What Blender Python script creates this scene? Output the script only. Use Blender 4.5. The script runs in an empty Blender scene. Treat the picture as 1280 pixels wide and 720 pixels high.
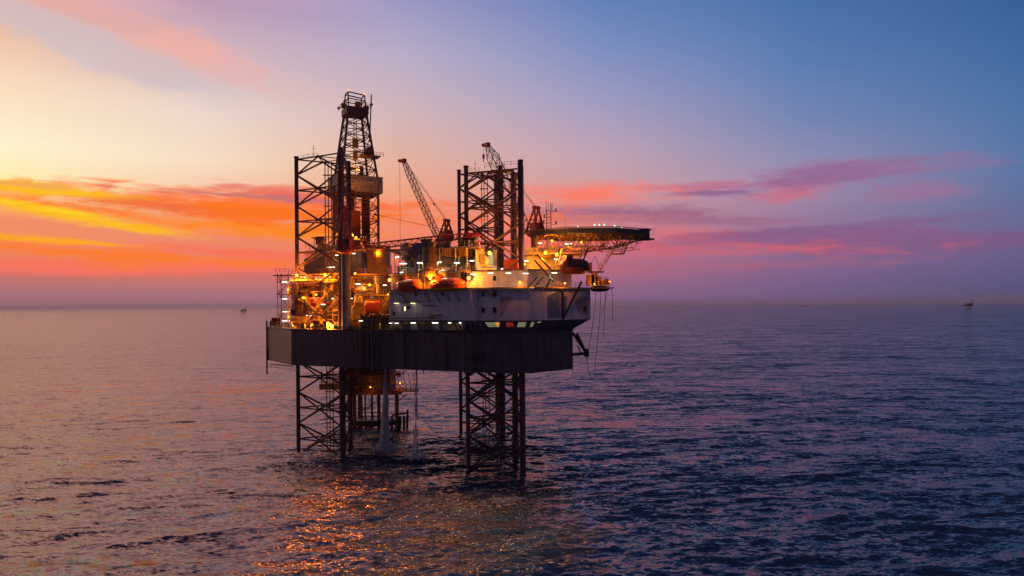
import bpy, bmesh, math, random
import numpy as np
from mathutils import Vector, Matrix
random.seed(7)
rng = np.random.default_rng(11)
sc = bpy.context.scene
COL = sc.collection
R = math.radians
V = Vector
# ------------------------------------------------------------------ camera frame (used to plan real positions at a depth)
CAMZ, FPX, HOR, ROLL = 33.0, 853.3, 381.3, 0.0078
def P(px, py, D):
    dx, dy = px-640.0, py-HOR
    return V(((dx-ROLL*dy)*D/FPX, D, CAMZ-(dy+ROLL*dx)*D/FPX))
def Zat(px, py, D): return P(px, py, D).z
def on_line(px, a, b):
    """plan point where the sight line of column px crosses the plan line a-b"""
    k = (px-640.0)/FPX
    ax, ay = a; bx, by = b
    t = (k*ay-ax)/((bx-ax)-k*(by-ay))
    return V((ax+(bx-ax)*t, ay+(by-ay)*t))

# ------------------------------------------------------------------ materials
def lin(c):
    return tuple(((v/255)/12.92 if v/255 <= .04045 else ((v/255+.055)/1.055)**2.4) for v in c)
def new_mat(name):
    m = bpy.data.materials.new(name); m.use_nodes = True
    nt = m.node_tree; nt.nodes.clear()
    out = nt.nodes.new('ShaderNodeOutputMaterial')
    return m, nt, out
def paint(name, rgb, rough=.55, metal=0.0, var=.25, rust=0.0, streak=0.0, scale=.6, rustcol=(.10,.035,.015)):
    m, nt, out = new_mat(name)
    N, L = nt.nodes, nt.links
    b = N.new('ShaderNodeBsdfPrincipled')
    b.inputs['Roughness'].default_value = rough; b.inputs['Metallic'].default_value = metal
    geo = N.new('ShaderNodeNewGeometry')
    n1 = N.new('ShaderNodeTexNoise'); n1.inputs['Scale'].default_value = scale; n1.inputs['Detail'].default_value = 6
    L.new(geo.outputs['Position'], n1.inputs['Vector'])
    mr = N.new('ShaderNodeMapRange'); mr.inputs[1].default_value = .3; mr.inputs[2].default_value = .7
    mr.inputs[3].default_value = 1-var; mr.inputs[4].default_value = 1+var*.6
    L.new(n1.outputs['Fac'], mr.inputs[0])
    mul = N.new('ShaderNodeVectorMath'); mul.operation = 'SCALE'
    mul.inputs[0].default_value = rgb; L.new(mr.outputs[0], mul.inputs['Scale'])
    last = mul.outputs[0]
    if streak > 0:
        mp = N.new('ShaderNodeMapping'); mp.inputs['Scale'].default_value = (1.1, 1.1, .06)
        L.new(geo.outputs['Position'], mp.inputs['Vector'])
        n3 = N.new('ShaderNodeTexNoise'); n3.inputs['Scale'].default_value = 1.0; n3.inputs['Detail'].default_value = 5
        L.new(mp.outputs[0], n3.inputs['Vector'])
        r3 = N.new('ShaderNodeMapRange'); r3.inputs[1].default_value = .5; r3.inputs[2].default_value = .68
        r3.inputs[3].default_value = 0; r3.inputs[4].default_value = streak
        L.new(n3.outputs['Fac'], r3.inputs[0])
        mx = N.new('ShaderNodeMix'); mx.data_type = 'RGBA'; L.new(r3.outputs[0], mx.inputs[0])
        L.new(last, mx.inputs[6]); mx.inputs[7].default_value = (*[c*.35 for c in rgb], 1)
        last = mx.outputs[2]
    if rust > 0:
        mp = N.new('ShaderNodeMapping'); mp.inputs['Scale'].default_value = (.8, .8, .3)
        L.new(geo.outputs['Position'], mp.inputs['Vector'])
        n2 = N.new('ShaderNodeTexNoise'); n2.inputs['Scale'].default_value = 1.4; n2.inputs['Detail'].default_value = 8
        L.new(mp.outputs[0], n2.inputs['Vector'])
        r2 = N.new('ShaderNodeMapRange'); r2.inputs[1].default_value = .52; r2.inputs[2].default_value = .66
        r2.inputs[3].default_value = 0; r2.inputs[4].default_value = rust
        L.new(n2.outputs['Fac'], r2.inputs[0])
        mx = N.new('ShaderNodeMix'); mx.data_type = 'RGBA'; L.new(r2.outputs[0], mx.inputs[0])
        L.new(last, mx.inputs[6]); mx.inputs[7].default_value = (*rustcol, 1)
        last = mx.outputs[2]
    L.new(last, b.inputs['Base Color'])
    L.new(b.outputs[0], out.inputs['Surface'])
    return m
def glow(name, rgb, strength):
    m, nt, out = new_mat(name)
    e = nt.nodes.new('ShaderNodeEmission'); e.inputs[0].default_value = (*rgb, 1); e.inputs[1].default_value = strength
    nt.links.new(e.outputs[0], out.inputs['Surface'])
    return m
M = {
 'hull': paint('hull_grey_paint', (.095,.072,.108), .5, 0, .35, .45, .85, .25),
 'hull_dark': paint('hull_dark_paint', (.03,.03,.048), .5, 0, .3, .3, .5, .3),
 'leg': paint('leg_steel', (.13,.062,.075), .6, .1, .3, .7, 0, .5),
 'derrick': paint('derrick_steel', (.12,.06,.07), .6, .1, .3, .6, 0, .5),
 'board': paint('weathered_cladding', (.34,.30,.32), .6, 0, .25, .25, .5, .7),
 'white': paint('white_wall_paint', (.76,.73,.80), .55, 0, .10, .14, .25, .3),
 'cream': paint('cream_wall_paint', (.62,.62,.52), .55, 0, .15, .2, .2, .5),
 'navy': paint('navy_band_paint', (.055,.062,.13), .5, 0, .25, .1, .3, .5),
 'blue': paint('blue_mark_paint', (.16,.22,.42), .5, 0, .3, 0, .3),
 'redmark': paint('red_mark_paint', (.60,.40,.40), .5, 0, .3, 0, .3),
 'deckmat': paint('deck_plate_paint', (.12,.10,.09), .7, 0, .3, .4, 0, .6),
 'helidk': paint('helideck_blue_grey', (.07,.08,.13), .6, 0, .2, .1, 0, .5),
 'yellow': paint('yellow_paint', (.72,.42,.04), .5, 0, .2, .35, 0, .8),
 'orange': paint('lifeboat_orange', (.72,.10,.012), .35, 0, .12, 0, .2, .8),
 'brownred': paint('dull_red_paint', (.20,.035,.02), .5, 0, .25, .3, 0, .8),
 'red': paint('red_crane_paint', (.42,.035,.018), .5, 0, .2, .3, 0, .8),
 'redbox': paint('red_box_paint', (.32,.012,.012), .5, 0, .15, .15, 0, .8),
 'grey': paint('mid_grey_paint', (.24,.21,.21), .55, 0, .25, .35, .3, .6),
 'brown': paint('primer_brown', (.22,.12,.08), .6, 0, .3, .5, .3, .6),
 'dark': paint('dark_steel', (.045,.04,.045), .55, .2, .3, .4, 0, .8),
 'radome': paint('radome_white', (.52,.54,.52), .45, 0, .1, 0, .1, 1),
 'domeblue': paint('radome_blue', (.10,.12,.18), .45, 0, .15, 0, .1, 1),
 'glass': paint('dark_window_glass', (.015,.015,.02), .08, 0, .1),
 'cable': paint('wire_rope', (.06,.05,.05), .6, .3, .1),
 'rubber': paint('black_rubber', (.02,.02,.022), .7, 0, .2),
 'white_pipe': paint('hose_white', (.5,.48,.5), .5, 0, .1),
 'gold': paint('platform_ochre', (.40,.22,.05), .6, 0, .3, .5, .3, .8),
 'letters': paint('lettering_pale', (.62,.55,.40), .55, 0, .35, .2, 0, 2.5),
 'sodium': glow('sodium_lens', (1.0,.27,.02), 8),
 'tube': glow('fluorescent_lens', (1.0,.93,.78), 4),
 'tube_w': glow('warm_tube_lens', (1.0,.82,.36), 2.5),
 'green': glow('green_deck_lens', (.1,1.0,.35), 5),
 'redlens': glow('red_obstruction_lens', (1.0,.16,.06), 4),
 'litroom': glow('lit_window_warm', (1.0,.78,.36), .55),
 'litgreen': glow('lit_window_green', (.75,.72,.38), .22),
 'litred': glow('lit_window_red', (.75,.06,.03), .22),
 'litorange': glow('lit_window_orange', (1.0,.45,.08), .6),
}
# ------------------------------------------------------------------ mesh builder
class MB:
    def __init__(s): s.v = []; s.f = []; s.smooth = False
    def add(s, vs, fs):
        o = len(s.v); s.v += [tuple(v) for v in vs]; s.f += [tuple(i+o for i in f) for f in fs]; return s
    def box(s, c, size, rz=0.0, rx=0.0, ry=0.0):
        hx, hy, hz = size[0]/2, size[1]/2, size[2]/2
        m = Matrix.Rotation(rz,3,'Z') @ Matrix.Rotation(ry,3,'Y') @ Matrix.Rotation(rx,3,'X')
        c = V(c)
        vs = [c + m @ V((sx*hx, sy*hy, sz*hz)) for sz in (-1,1) for sx,sy in ((-1,-1),(1,-1),(1,1),(-1,1))]
        return s.add(vs, [(3,2,1,0),(4,5,6,7),(0,1,5,4),(1,2,6,5),(2,3,7,6),(3,0,4,7)])
    def tube(s, p, q, r, n=6, r2=None, caps=True):
        p, q = V(p), V(q); d = q-p
        if d.length < 1e-5: return s
        r2 = r if r2 is None else r2
        d.normalize(); u = d.orthogonal().normalized()
        if abs(d.z) < .9: u = d.cross(V((0,0,1))).normalized()
        w = d.cross(u)
        vs = []
        for c, rr in ((p,r),(q,r2)):
            for i in range(n):
                a = 2*math.pi*(i+.5)/n; vs.append(c+u*math.cos(a)*rr+w*math.sin(a)*rr)
        fs = [(i,(i+1)%n,(i+1)%n+n,i+n) for i in range(n)]
        if caps: fs += [tuple(reversed(range(n))), tuple(range(n,2*n))]
        return s.add(vs, fs)
    def path(s, pts, r, n=5):
        for a, b in zip(pts[:-1], pts[1:]): s.tube(a, b, r, n)
        return s
    def prism(s, outline, z0, z1):
        n = len(outline)
        area = sum(outline[i][0]*outline[(i+1)%n][1]-outline[(i+1)%n][0]*outline[i][1] for i in range(n))
        o = list(outline) if area > 0 else list(reversed(outline))
        vs = [(x,y,z0) for x,y in o]+[(x,y,z1) for x,y in o]
        return s.add(vs, [tuple(reversed(range(n))), tuple(range(n,2*n))]+[(i,(i+1)%n,(i+1)%n+n,i+n) for i in range(n)])
    def lathe(s, c, prof, n=20, axis=None):
        c = V(c); ax = V(axis).normalized() if axis else V((0,0,1))
        u = ax.orthogonal().normalized(); w = ax.cross(u)
        vs, fs = [], []
        for r, h in prof:
            for i in range(n):
                a = 2*math.pi*i/n; vs.append(c+ax*h+(u*math.cos(a)+w*math.sin(a))*r)
        for k in range(len(prof)-1):
            for i in range(n):
                j = (i+1)%n; fs.append((k*n+i,k*n+j,(k+1)*n+j,(k+1)*n+i))
        fs += [tuple(reversed(range(n))), tuple(range((len(prof)-1)*n, len(prof)*n))]
        return s.add(vs, fs)
    def ball(s, c, r, sx=1, sy=1, sz=1, n=20, k=12):
        prof = [(max(.001,math.sin(math.pi*i/k))*r, -math.cos(math.pi*i/k)*r*sz) for i in range(k+1)]
        return s.lathe(c, prof, n)
    def rail(s, pts, h=1.1, step=2.0, r=.035, mids=2):
        for a, b in zip(pts[:-1], pts[1:]):
            a, b = V(a), V(b); L = (b-a).length; n = max(1, round(L/step))
            for i in range(n+1):
                p = a.lerp(b, i/n); s.tube(p, p+V((0,0,h)), r, 4)
            for k in range(1, mids+1):
                hh = V((0,0,h*k/mids)); s.tube(a+hh, b+hh, r, 4)
        return s
    def stair(s, a, b, w=.9, side=V((0,1,0))):
        a, b, side = V(a), V(b), V(side).normalized()
        for e in (-w/2, w/2):
            s.tube(a+side*e, b+side*e, .07, 4)
            s.tube(a+side*e+V((0,0,1)), b+side*e+V((0,0,1)), .04, 4)
        n = max(3, int((b-a).length/.35))
        for i in range(n+1):
            p = a.lerp(b, i/n); s.tube(p-side*w/2, p+side*w/2, .05, 4)
            if i % 4 == 0:
                for e in (-w/2, w/2): s.tube(p+side*e, p+side*e+V((0,0,1)), .03, 4)
        return s
    def split(s, tol=.04):
        par = list(range(len(s.v)))
        def find(i):
            while par[i] != i: par[i] = par[par[i]]; i = par[i]
            return i
        for f in s.f:
            for q in f[1:]: par[find(q)] = find(f[0])
        isl = {}
        for i in range(len(s.v)): isl.setdefault(find(i), []).append(i)
        keys = list(isl); bb = []
        for k in keys:
            a = np.array([s.v[i] for i in isl[k]]); bb.append((a.min(0)-tol, a.max(0)+tol))
        g = list(range(len(keys)))
        def fg(i):
            while g[i] != i: g[i] = g[g[i]]; i = g[i]
            return i
        for i in range(len(keys)):
            for j in range(i):
                if (bb[i][0] <= bb[j][1]).all() and (bb[j][0] <= bb[i][1]).all(): g[fg(i)] = fg(j)
        grp = {}
        for n_, k in enumerate(keys): grp.setdefault(fg(n_), []).extend(isl[k])
        out = []
        for ids in grp.values():
            ids = sorted(ids); mp = {o: n for n, o in enumerate(ids)}; m = MB(); m.smooth = s.smooth
            m.v = [s.v[i] for i in ids]; m.f = [tuple(mp[i] for i in f) for f in s.f if f[0] in mp]; out.append(m)
        return out
    def build_each(s, name, mat, parent=None, label=None, smooth=None):
        return [m.build(name, mat, parent, label, smooth) for m in s.split()][0]
    def build(s, name, mat, parent=None, label=None, smooth=None):
        me = bpy.data.meshes.new(name)
        off = root_loc(parent)
        me.from_pydata([(x-off[0], y-off[1], z-off[2]) for x,y,z in s.v], [], s.f)
        me.materials.append(mat if not isinstance(mat, str) else M[mat])
        if smooth or (smooth is None and s.smooth):
            for p in me.polygons: p.use_smooth = True
            try: me.set_sharp_from_angle(angle=R(40))
            except Exception: pass
        o = bpy.data.objects.new(name, me); COL.objects.link(o)
        if parent is not None: o.parent = parent
        if label: o['label'] = label
        return o
def root_loc(p):
    x = V((0,0,0))
    while p is not None: x = x + p.location; p = p.parent
    return x
def tag(o, label, cat, group=None, kind=None):
    if label: o['label'] = label
    if cat: o['category'] = cat
    if group: o['group'] = group
    if kind: o['kind'] = kind
    return o
def thing(name, label, cat, loc, group=None):
    o = bpy.data.objects.new(name, None); COL.objects.link(o); o.location = loc
    o.empty_display_size = .5
    return tag(o, label, cat, group)
def lattice(mb, a, b, w0, w1, bays, rc, rb, up=V((0,0,1))):
    """square lattice box from a to b; half widths w0,w1"""
    a, b = V(a), V(b); d = (b-a).normalized()
    u = d.cross(up).normalized(); w = u.cross(d).normalized()
    def cor(t):
        c = a.lerp(b, t); h = w0+(w1-w0)*t
        return [c+u*h+w*h, c-u*h+w*h, c-u*h-w*h, c+u*h-w*h]
    prev = cor(0)
    for i in range(bays):
        nx = cor((i+1)/bays)
        for k in range(4):
            mb.tube(prev[k], nx[k], rc, 5)
            j = (k+1)%4
            if i % 2: mb.tube(prev[k], nx[j], rb, 4)
            else: mb.tube(prev[j], nx[k], rb, 4)
        if i % 2 == 0:
            for k in range(4): mb.tube(nx[k], nx[(k+1)%4], rb, 4)
        prev = nx
    return mb

# ================================================================== SKY
def build_world():
    w = bpy.data.worlds.new('World'); sc.world = w; w.use_nodes = True
    nt = w.node_tree; N, L = nt.nodes, nt.links; N.clear()
    out = N.new('ShaderNodeOutputWorld'); bg = N.new('ShaderNodeBackground')
    tc = N.new('ShaderNodeTexCoord'); sp = N.new('ShaderNodeSeparateXYZ')
    L.new(tc.outputs['Generated'], sp.inputs[0])
    def math_(op, a, b=None, c=None):
        m = N.new('ShaderNodeMath'); m.operation = op
        for i, x in enumerate((a,b,c)):
            if x is None: continue
            if isinstance(x, (int,float)): m.inputs[i].default_value = x
            else: L.new(x, m.inputs[i])
        return m.outputs[0]
    x, y, z = sp.outputs
    az = math_('ARCTAN2', x, y)
    rr = math_('SQRT', math_('ADD', math_('MULTIPLY', x, x), math_('MULTIPLY', y, y)))
    t = math_('DIVIDE', z, math_('MAXIMUM', rr, .02))            # tan of the elevation
    tf = math_('MULTIPLY_ADD', t, 1/1.2, .02/1.2)                # ramp factor: t -.02 .. 1.18
    def pix(px, py):
        a = math.atan((px-640)/FPX)
        yh = HOR-ROLL*(px-640)
        return a, (yh-py)/FPX*math.cos(a)
    def ramp(px, stops, zen):
        r = N.new('ShaderNodeValToRGB'); r.color_ramp.interpolation = 'LINEAR'
        st = []
        for py, c in stops:
            a, tt = pix(px, py); st.append((max(0,(tt+.02)/1.2), c))
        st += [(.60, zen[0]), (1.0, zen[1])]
        st.sort(key=lambda q: q[0])
        e = r.color_ramp.elements
        while len(e) > 1: e.remove(e[-1])
        e[0].position = st[0][0]; e[0].color = (*lin(st[0][1]), 1)
        for p_, c in st[1:]:
            n_ = e.new(min(1,p_)); n_.color = (*lin(c), 1)
        L.new(tf, r.inputs[0]); return r.outputs[0]
    stations = [
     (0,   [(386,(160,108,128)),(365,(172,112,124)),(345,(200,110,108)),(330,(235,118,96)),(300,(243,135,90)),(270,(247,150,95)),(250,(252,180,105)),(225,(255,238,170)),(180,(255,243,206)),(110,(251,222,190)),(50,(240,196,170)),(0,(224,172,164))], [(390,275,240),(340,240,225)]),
     (250, [(384,(165,112,130)),(365,(176,116,126)),(345,(212,112,104)),(330,(240,118,100)),(300,(238,140,110)),(270,(243,160,122)),(240,(250,200,165)),(200,(248,222,196)),(140,(236,214,202)),(70,(214,184,190)),(0,(190,154,180))], [(330,232,222),(250,190,200)]),
     (500, [(382,(158,108,134)),(362,(180,112,128)),(340,(214,112,108)),(310,(238,122,100)),(275,(244,146,112)),(240,(240,162,128)),(200,(230,176,156)),(140,(210,180,184)),(70,(186,172,198)),(0,(156,152,196))], [(176,158,200),(120,120,170)]),
     (750, [(381,(134,100,138)),(360,(152,102,138)),(335,(186,106,132)),(300,(206,116,130)),(270,(204,134,144)),(235,(208,156,160)),(190,(192,162,180)),(120,(156,154,194)),(60,(124,142,192)),(0,(98,128,184))], [(70,98,156),(50,76,134)]),
     (1000,[(379,(112,92,138)),(355,(120,94,140)),(325,(134,100,142)),(290,(146,112,150)),(250,(158,132,164)),(210,(148,142,178)),(150,(116,133,180)),(80,(90,124,178)),(0,(69,112,168))], [(44,72,124),(38,54,98)]),
     (1280,[(377,(78,82,124)),(355,(84,84,130)),(325,(98,90,138)),(290,(104,98,146)),(250,(94,110,156)),(200,(88,117,166)),(130,(72,113,165)),(60,(59,105,160)),(0,(50,96,152))], [(32,58,106),(28,44,88)]),
    ]
    cur = None
    def mix(f, a, b):
        m = N.new('ShaderNodeMix'); m.data_type = 'RGBA'
        if isinstance(f,(int,float)): m.inputs[0].default_value = f
        else: L.new(f, m.inputs[0])
        for i_, q in ((6,a),(7,b)):
            if isinstance(q, tuple): m.inputs[i_].default_value = (*q, 1)
            else: L.new(q, m.inputs[i_])
        return m.outputs[2]
    def mrange(v, a, b, c=0, d=1, smooth=True):
        m = N.new('ShaderNodeMapRange'); m.interpolation_type = 'SMOOTHSTEP' if smooth else 'LINEAR'
        m.inputs[1].default_value = a; m.inputs[2].default_value = b; m.inputs[3].default_value = c; m.inputs[4].default_value = d
        L.new(v, m.inputs[0]); return m.outputs[0]
    pa = None
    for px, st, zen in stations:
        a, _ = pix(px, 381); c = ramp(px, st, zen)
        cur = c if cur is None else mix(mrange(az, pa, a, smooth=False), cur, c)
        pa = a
    # clouds, laid out by compass direction and elevation
    v = N.new('ShaderNodeCombineXYZ'); L.new(az, v.inputs[0]); L.new(t, v.inputs[1])
    def noise(sx, sy, detail, off, rough=.55, dist=.6):
        mp = N.new('ShaderNodeMapping'); mp.inputs['Scale'].default_value = (sx, sy, 1); mp.inputs['Location'].default_value = (off, off*1.7, off*.3)
        mp.inputs['Rotation'].default_value = (0,0,R(3))
        L.new(v.outputs[0], mp.inputs[0])
        n = N.new('ShaderNodeTexNoise'); n.inputs['Scale'].default_value = 1; n.inputs['Detail'].default_value = detail
        n.inputs['Roughness'].default_value = rough; n.inputs['Distortion'].default_value = dist
        L.new(mp.outputs[0], n.inputs['Vector']); return n.outputs['Fac']
    nA = noise(5, 34, 8, 3.1); nB = noise(9, 90, 7, 7.7); nC = noise(4, 14, 6, 1.3, .5, .3)
    def avg(a, b, k): return math_('ADD', math_('MULTIPLY', a, 1-k), math_('MULTIPLY', b, k))
    nD = noise(16, 60, 8, 12.4, .62, 1.0)
    nMix = {nA: avg(avg(nA, nC, .35), nD, .35), nB: avg(avg(nB, nA, .3), nD, .35), nC: avg(nC, nD, .3)}
    clouds = [ # px, py, half width px, half height px, slope (down to the right +), colour, noise, strength, warp
     (1230,298, 210, 13, .00,(126,84,128), nA, .6, 1.0),
     (960, 300, 200, 10, .00,(140,84,132), nA, .7, 1.1),
     (780, 312, 190, 9, .02,(214,98,112), nB, .65, 1.1),
     (700, 336, 260, 8, .00,(176,98,124), nB, .6, 1.0),
     (720, 298, 140, 9, .00,(246,104,100), nA, .8, 1.0),
     (1010,288, 180, 6, -.03,(128,86,132), nB, .6, 1.2),
     (770, 268, 120, 11, .04,(150,98,134), nA, .95, 1.1),
     (860, 274, 110, 5, .08,(158,104,138), nB, .8, 1.2),
     (1150,240, 60, 13, .02,(166,106,146), nA, .5, 1.2),
     (1200,206, 45, 11, .05,(150,104,148), nA, .35, 1.3),
     (890, 234, 100, 7, .02,(192,110,140), nB, .85, 1.2),
     (988, 243, 46, 14, -.10,(206,104,126), nA, .75, 1.1),
     (1045,217, 85, 17, -.03,(158,106,148), nA, .75, .9),
     (1000,227, 100, 8, -.06,(140,98,144), nB, .5, 1.2),
     (1060,211, 60, 7, -.02,(140,96,146), nB, .5, 1.2),
     (900, 240, 90, 4, .03,(140,98,142), nB, .8, 1.2),
     (722, 243, 100, 13, .00,(250,126,108), nA, 1.0, 1.0),
     (560, 285, 200, 26, .00,(250,132,96), nA, .55, .8),
     # left, towards the sunset
     (240, 334, 360, 9, .00,(252,110,92), nA, .8, .8),
     (110, 316, 260, 11, .05,(255,122,36), nA, .95, 1.0),
     (330, 318, 160, 6, .03,(250,112,84), nB, .9, 1.0),
     (60,  300, 110, 4, .05,(255,164,30), nB, 1.0, 1.0),
     (240, 296, 260, 8, .04,(240,132,98), nA, .7, 1.0),
     (310, 284, 190, 10, .05,(255,136,24), nA, .95, .9),
     (95, 270, 125, 8, .15,(255,186,10), nA, 1.0, .9),
     (40,  257, 80, 5, .14,(255,214,10), nB, 1.0, 1.0),
     (290, 260, 260, 18, .02,(255,112,20), nA, 1.0, 1.2),
     (290, 246, 170, 6, .03,(252,118,66), nB, .9, 1.1),
     (170, 254, 110, 8, .08,(240,104,52), nB, .9, 1.0),
     (55,  236, 120, 9, .05,(255,190,0), nA, 1.0, .9),
     (45,  233, 50, 4, .03,(238,160,90), nB, .7, 1.0),
     (345, 240, 60, 7, .10,(232,104,92), nB, .8, 1.2),
     (300, 245, 110, 3, .02,(176,112,122), nB, .6, 1.3),
     (215, 66, 50, 20, -.35,(250,178,158), nC, .45, 1.0),
     (120, 22, 200, 22, .22,(240,170,156), nC, .4, 1.0),
     (270, 85, 70, 18, -.25,(232,176,172), nC, .3, 1.1),
     (120, 60, 160, 18, .30,(200,192,200), nC, .6, 1.1),
    ]
    for px, py, hw, hh, sl, colr, nz, stg, warp in clouds:
        a0, t0 = pix(px, py)
        ca = math.cos(a0)
        sub = N.new('ShaderNodeVectorMath'); sub.operation = 'SUBTRACT'; L.new(v.outputs[0], sub.inputs[0]); sub.inputs[1].default_value = (a0, t0, 0)
        mp = N.new('ShaderNodeMapping'); mp.vector_type = 'POINT'
        # shear-free tilt then scale
        rot = N.new('ShaderNodeVectorRotate'); rot.rotation_type = 'Z_AXIS'; rot.inputs['Angle'].default_value = math.atan(sl)
        L.new(sub.outputs[0], rot.inputs['Vector'])
        mp.inputs['Scale'].default_value = (FPX/(hw*ca*ca*1.15), FPX/(hh*ca*1.1), 1)
        L.new(rot.outputs[0], mp.inputs[0])
        ln = N.new('ShaderNodeVectorMath'); ln.operation = 'LENGTH'; L.new(mp.outputs[0], ln.inputs[0])
        d = math_('MULTIPLY_ADD', math_('SUBTRACT', nMix[nz], .5), -5.2*warp, ln.outputs['Value'])
        m = mrange(d, 1.45, .25, 0, stg)
        cur = mix(m, cur, lin(colr))
    # behind the viewer: plain dusk
    back = N.new('ShaderNodeValToRGB'); e = back.color_ramp.elements
    e[0].position = .0; e[0].color = (*lin((60,50,70)), 1); e[1].position = .7; e[1].color = (*lin((52,56,88)), 1)
    n_ = e.new(.12); n_.color = (*lin((76,58,80)), 1); n_ = e.new(.3); n_.color = (*lin((64,60,92)), 1)
    L.new(tf, back.inputs[0])
    cur = mix(mrange(az, R(42), R(100)), cur, back.outputs[0]); cur = mix(mrange(az, R(-44), R(-92)), cur, back.outputs[0])
    # a trace of the physical twilight sky
    sky = N.new('ShaderNodeTexSky'); sky.sky_type = 'NISHITA'; sky.sun_disc = False
    sky.sun_elevation = R(3.0); sky.sun_rotation = R(-72)
    sk = N.new('ShaderNodeVectorMath'); sk.operation = 'SCALE'; sk.inputs['Scale'].default_value = .006; L.new(sky.outputs[0], sk.inputs[0])
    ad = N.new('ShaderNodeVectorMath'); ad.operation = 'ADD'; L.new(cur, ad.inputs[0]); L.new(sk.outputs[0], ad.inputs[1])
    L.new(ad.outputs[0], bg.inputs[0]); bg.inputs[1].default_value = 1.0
    L.new(bg.outputs[0], out.inputs['Surface'])
    w.cycles.sampling_method = 'MANUAL'; w.cycles.sample_map_resolution = 1024
build_world()

# ================================================================== SEA
SLOPE = 4.4
def build_sea():
    Hc = CAMZ
    rows = [0.0, 15, 30, 45, 58]
    ks = np.arange(480, 1.2, -.8)
    rows = np.concatenate([np.array([8., 20, 32, 44, 54]), Hc*FPX/ks, np.array([32000., 45000., 70000.])])
    fa = np.arange(-R(46), R(46), .00135)
    ba = np.linspace(R(46), 2*math.pi-R(46), 220)
    ang = np.concatenate([fa, ba[:-1]]) if abs(ba[-1]-(2*math.pi+fa[0])) < 1e-3 else np.concatenate([fa, ba])
    nr, na = len(rows), len(ang)
    Rr, Aa = np.meshgrid(rows, ang, indexing='ij')
    X = Rr*np.sin(Aa); Y = Rr*np.cos(Aa); Z = np.zeros_like(X)
    dr = np.gradient(rows)
    dx = np.zeros_like(X); dy = np.zeros_like(X)
    nw = 130
    lam = np.exp(rng.uniform(math.log(1.1), math.log(22), nw))
    front = (np.cos(Aa) > .55)
    Xf, Yf = X, Y
    for l in lam:
        k = 2*math.pi/l
        th = R(-90+14) + rng.normal(0, .24 if l > 5 else .40)       # travel direction: towards the viewer, slightly oblique
        slope = .026*(l/5.0)**(.0 if l < 5 else -.7)
        amp = slope/k
        fade = np.exp(-(k*dr*.55)**2)
        if amp*fade.max() < 1e-5: continue
        nrow = int(np.sum(fade > .01))
        ph = k*(Xf[:nrow]*math.cos(th)+Yf[:nrow]*math.sin(th))+rng.uniform(0, 6.28)
        A = (amp*fade[:nrow])[:,None]
        Z[:nrow] += A*np.cos(ph)
        dx[:nrow] -= A*np.sin(ph)*math.cos(th)*.9; dy[:nrow] -= A*np.sin(ph)*math.sin(th)*.9
    X = X+dx; Y = Y+dy
    # gusts: wave height varies slowly from place to place
    verts = np.stack([X, Y, Z], -1).reshape(-1, 3)
    i = np.arange(nr-1)[:,None]*na; j = np.arange(na)[None,:]; j2 = (j+1) % na
    quads = np.stack([i+j, i+na+j, i+na+j2, i+j2], -1).reshape(-1, 4)[:, ::-1]
    nv = len(verts)
    verts = np.vstack([verts, [[0,0,0]]])
    me = bpy.data.meshes.new('sea')
    tris = np.stack([np.full(na, nv), np.arange(na), (np.arange(na)+1) % na], -1)[:, ::-1]
    me.vertices.add(len(verts)); me.vertices.foreach_set('co', verts.astype(np.float32).ravel())
    loops = np.concatenate([quads.ravel(), tris.ravel()])
    me.loops.add(len(loops)); me.loops.foreach_set('vertex_index', loops.astype(np.int32))
    ls = np.concatenate([np.arange(len(quads))*4, len(quads)*4+np.arange(len(tris))*3])
    me.polygons.add(len(ls)); me.polygons.foreach_set('loop_start', ls.astype(np.int32))
    me.polygons.foreach_set('use_smooth', np.ones(len(ls), bool))
    me.update(calc_edges=True); me.validate()
    m, nt, out = new_mat('sea_water'); N, L = nt.nodes, nt.links
    b = N.new('ShaderNodeBsdfPrincipled')
    b.inputs['Base Color'].default_value = (.008,.026,.066,1); b.inputs['Roughness'].default_value = .09
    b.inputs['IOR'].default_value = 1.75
    geo = N.new('ShaderNodeNewGeometry')
    acc_ = None
    # ripples too small for the mesh: tilt of the surface, from metre-long chop down to capillary waves, plus broad wind streaks
    for (lx, ly, rot, det, sx_, sy_) in ((75,17,8,4,.05,.17),(16,4.6,14,5,.10,.32),(3.6,1.2,10,5,.20,.40),(.8,.34,-8,4,.24,.40)):
        mp = N.new('ShaderNodeMapping'); mp.inputs['Rotation'].default_value = (0,0,R(rot)); mp.inputs['Scale'].default_value = (1/lx, 1/ly, 1)
        L.new(geo.outputs['Position'], mp.inputs[0])
        n = N.new('ShaderNodeTexNoise'); n.inputs['Scale'].default_value = 1; n.inputs['Detail'].default_value = det; n.inputs['Distortion'].default_value = .5
        L.new(mp.outputs[0], n.inputs['Vector'])
        q = N.new('ShaderNodeVectorMath'); q.operation = 'SUBTRACT'; L.new(n.outputs['Color'], q.inputs[0]); q.inputs[1].default_value = (.5,.5,.5)
        q2 = N.new('ShaderNodeVectorMath'); q2.operation = 'MULTIPLY'; L.new(q.outputs[0], q2.inputs[0]); q2.inputs[1].default_value = (sx_*SLOPE, sy_*SLOPE, 0)
        if acc_ is None: acc_ = q2.outputs[0]
        else:
            ad = N.new('ShaderNodeVectorMath'); ad.operation = 'ADD'; L.new(acc_, ad.inputs[0]); L.new(q2.outputs[0], ad.inputs[1]); acc_ = ad.outputs[0]
    # the waves run before the wind with steeper fronts: mean tilt along their travel
    st_ = N.new('ShaderNodeVectorMath'); st_.operation = 'ADD'; L.new(acc_, st_.inputs[0]); st_.inputs[1].default_value = (.02,-.15,0); acc_ = st_.outputs[0]
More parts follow.
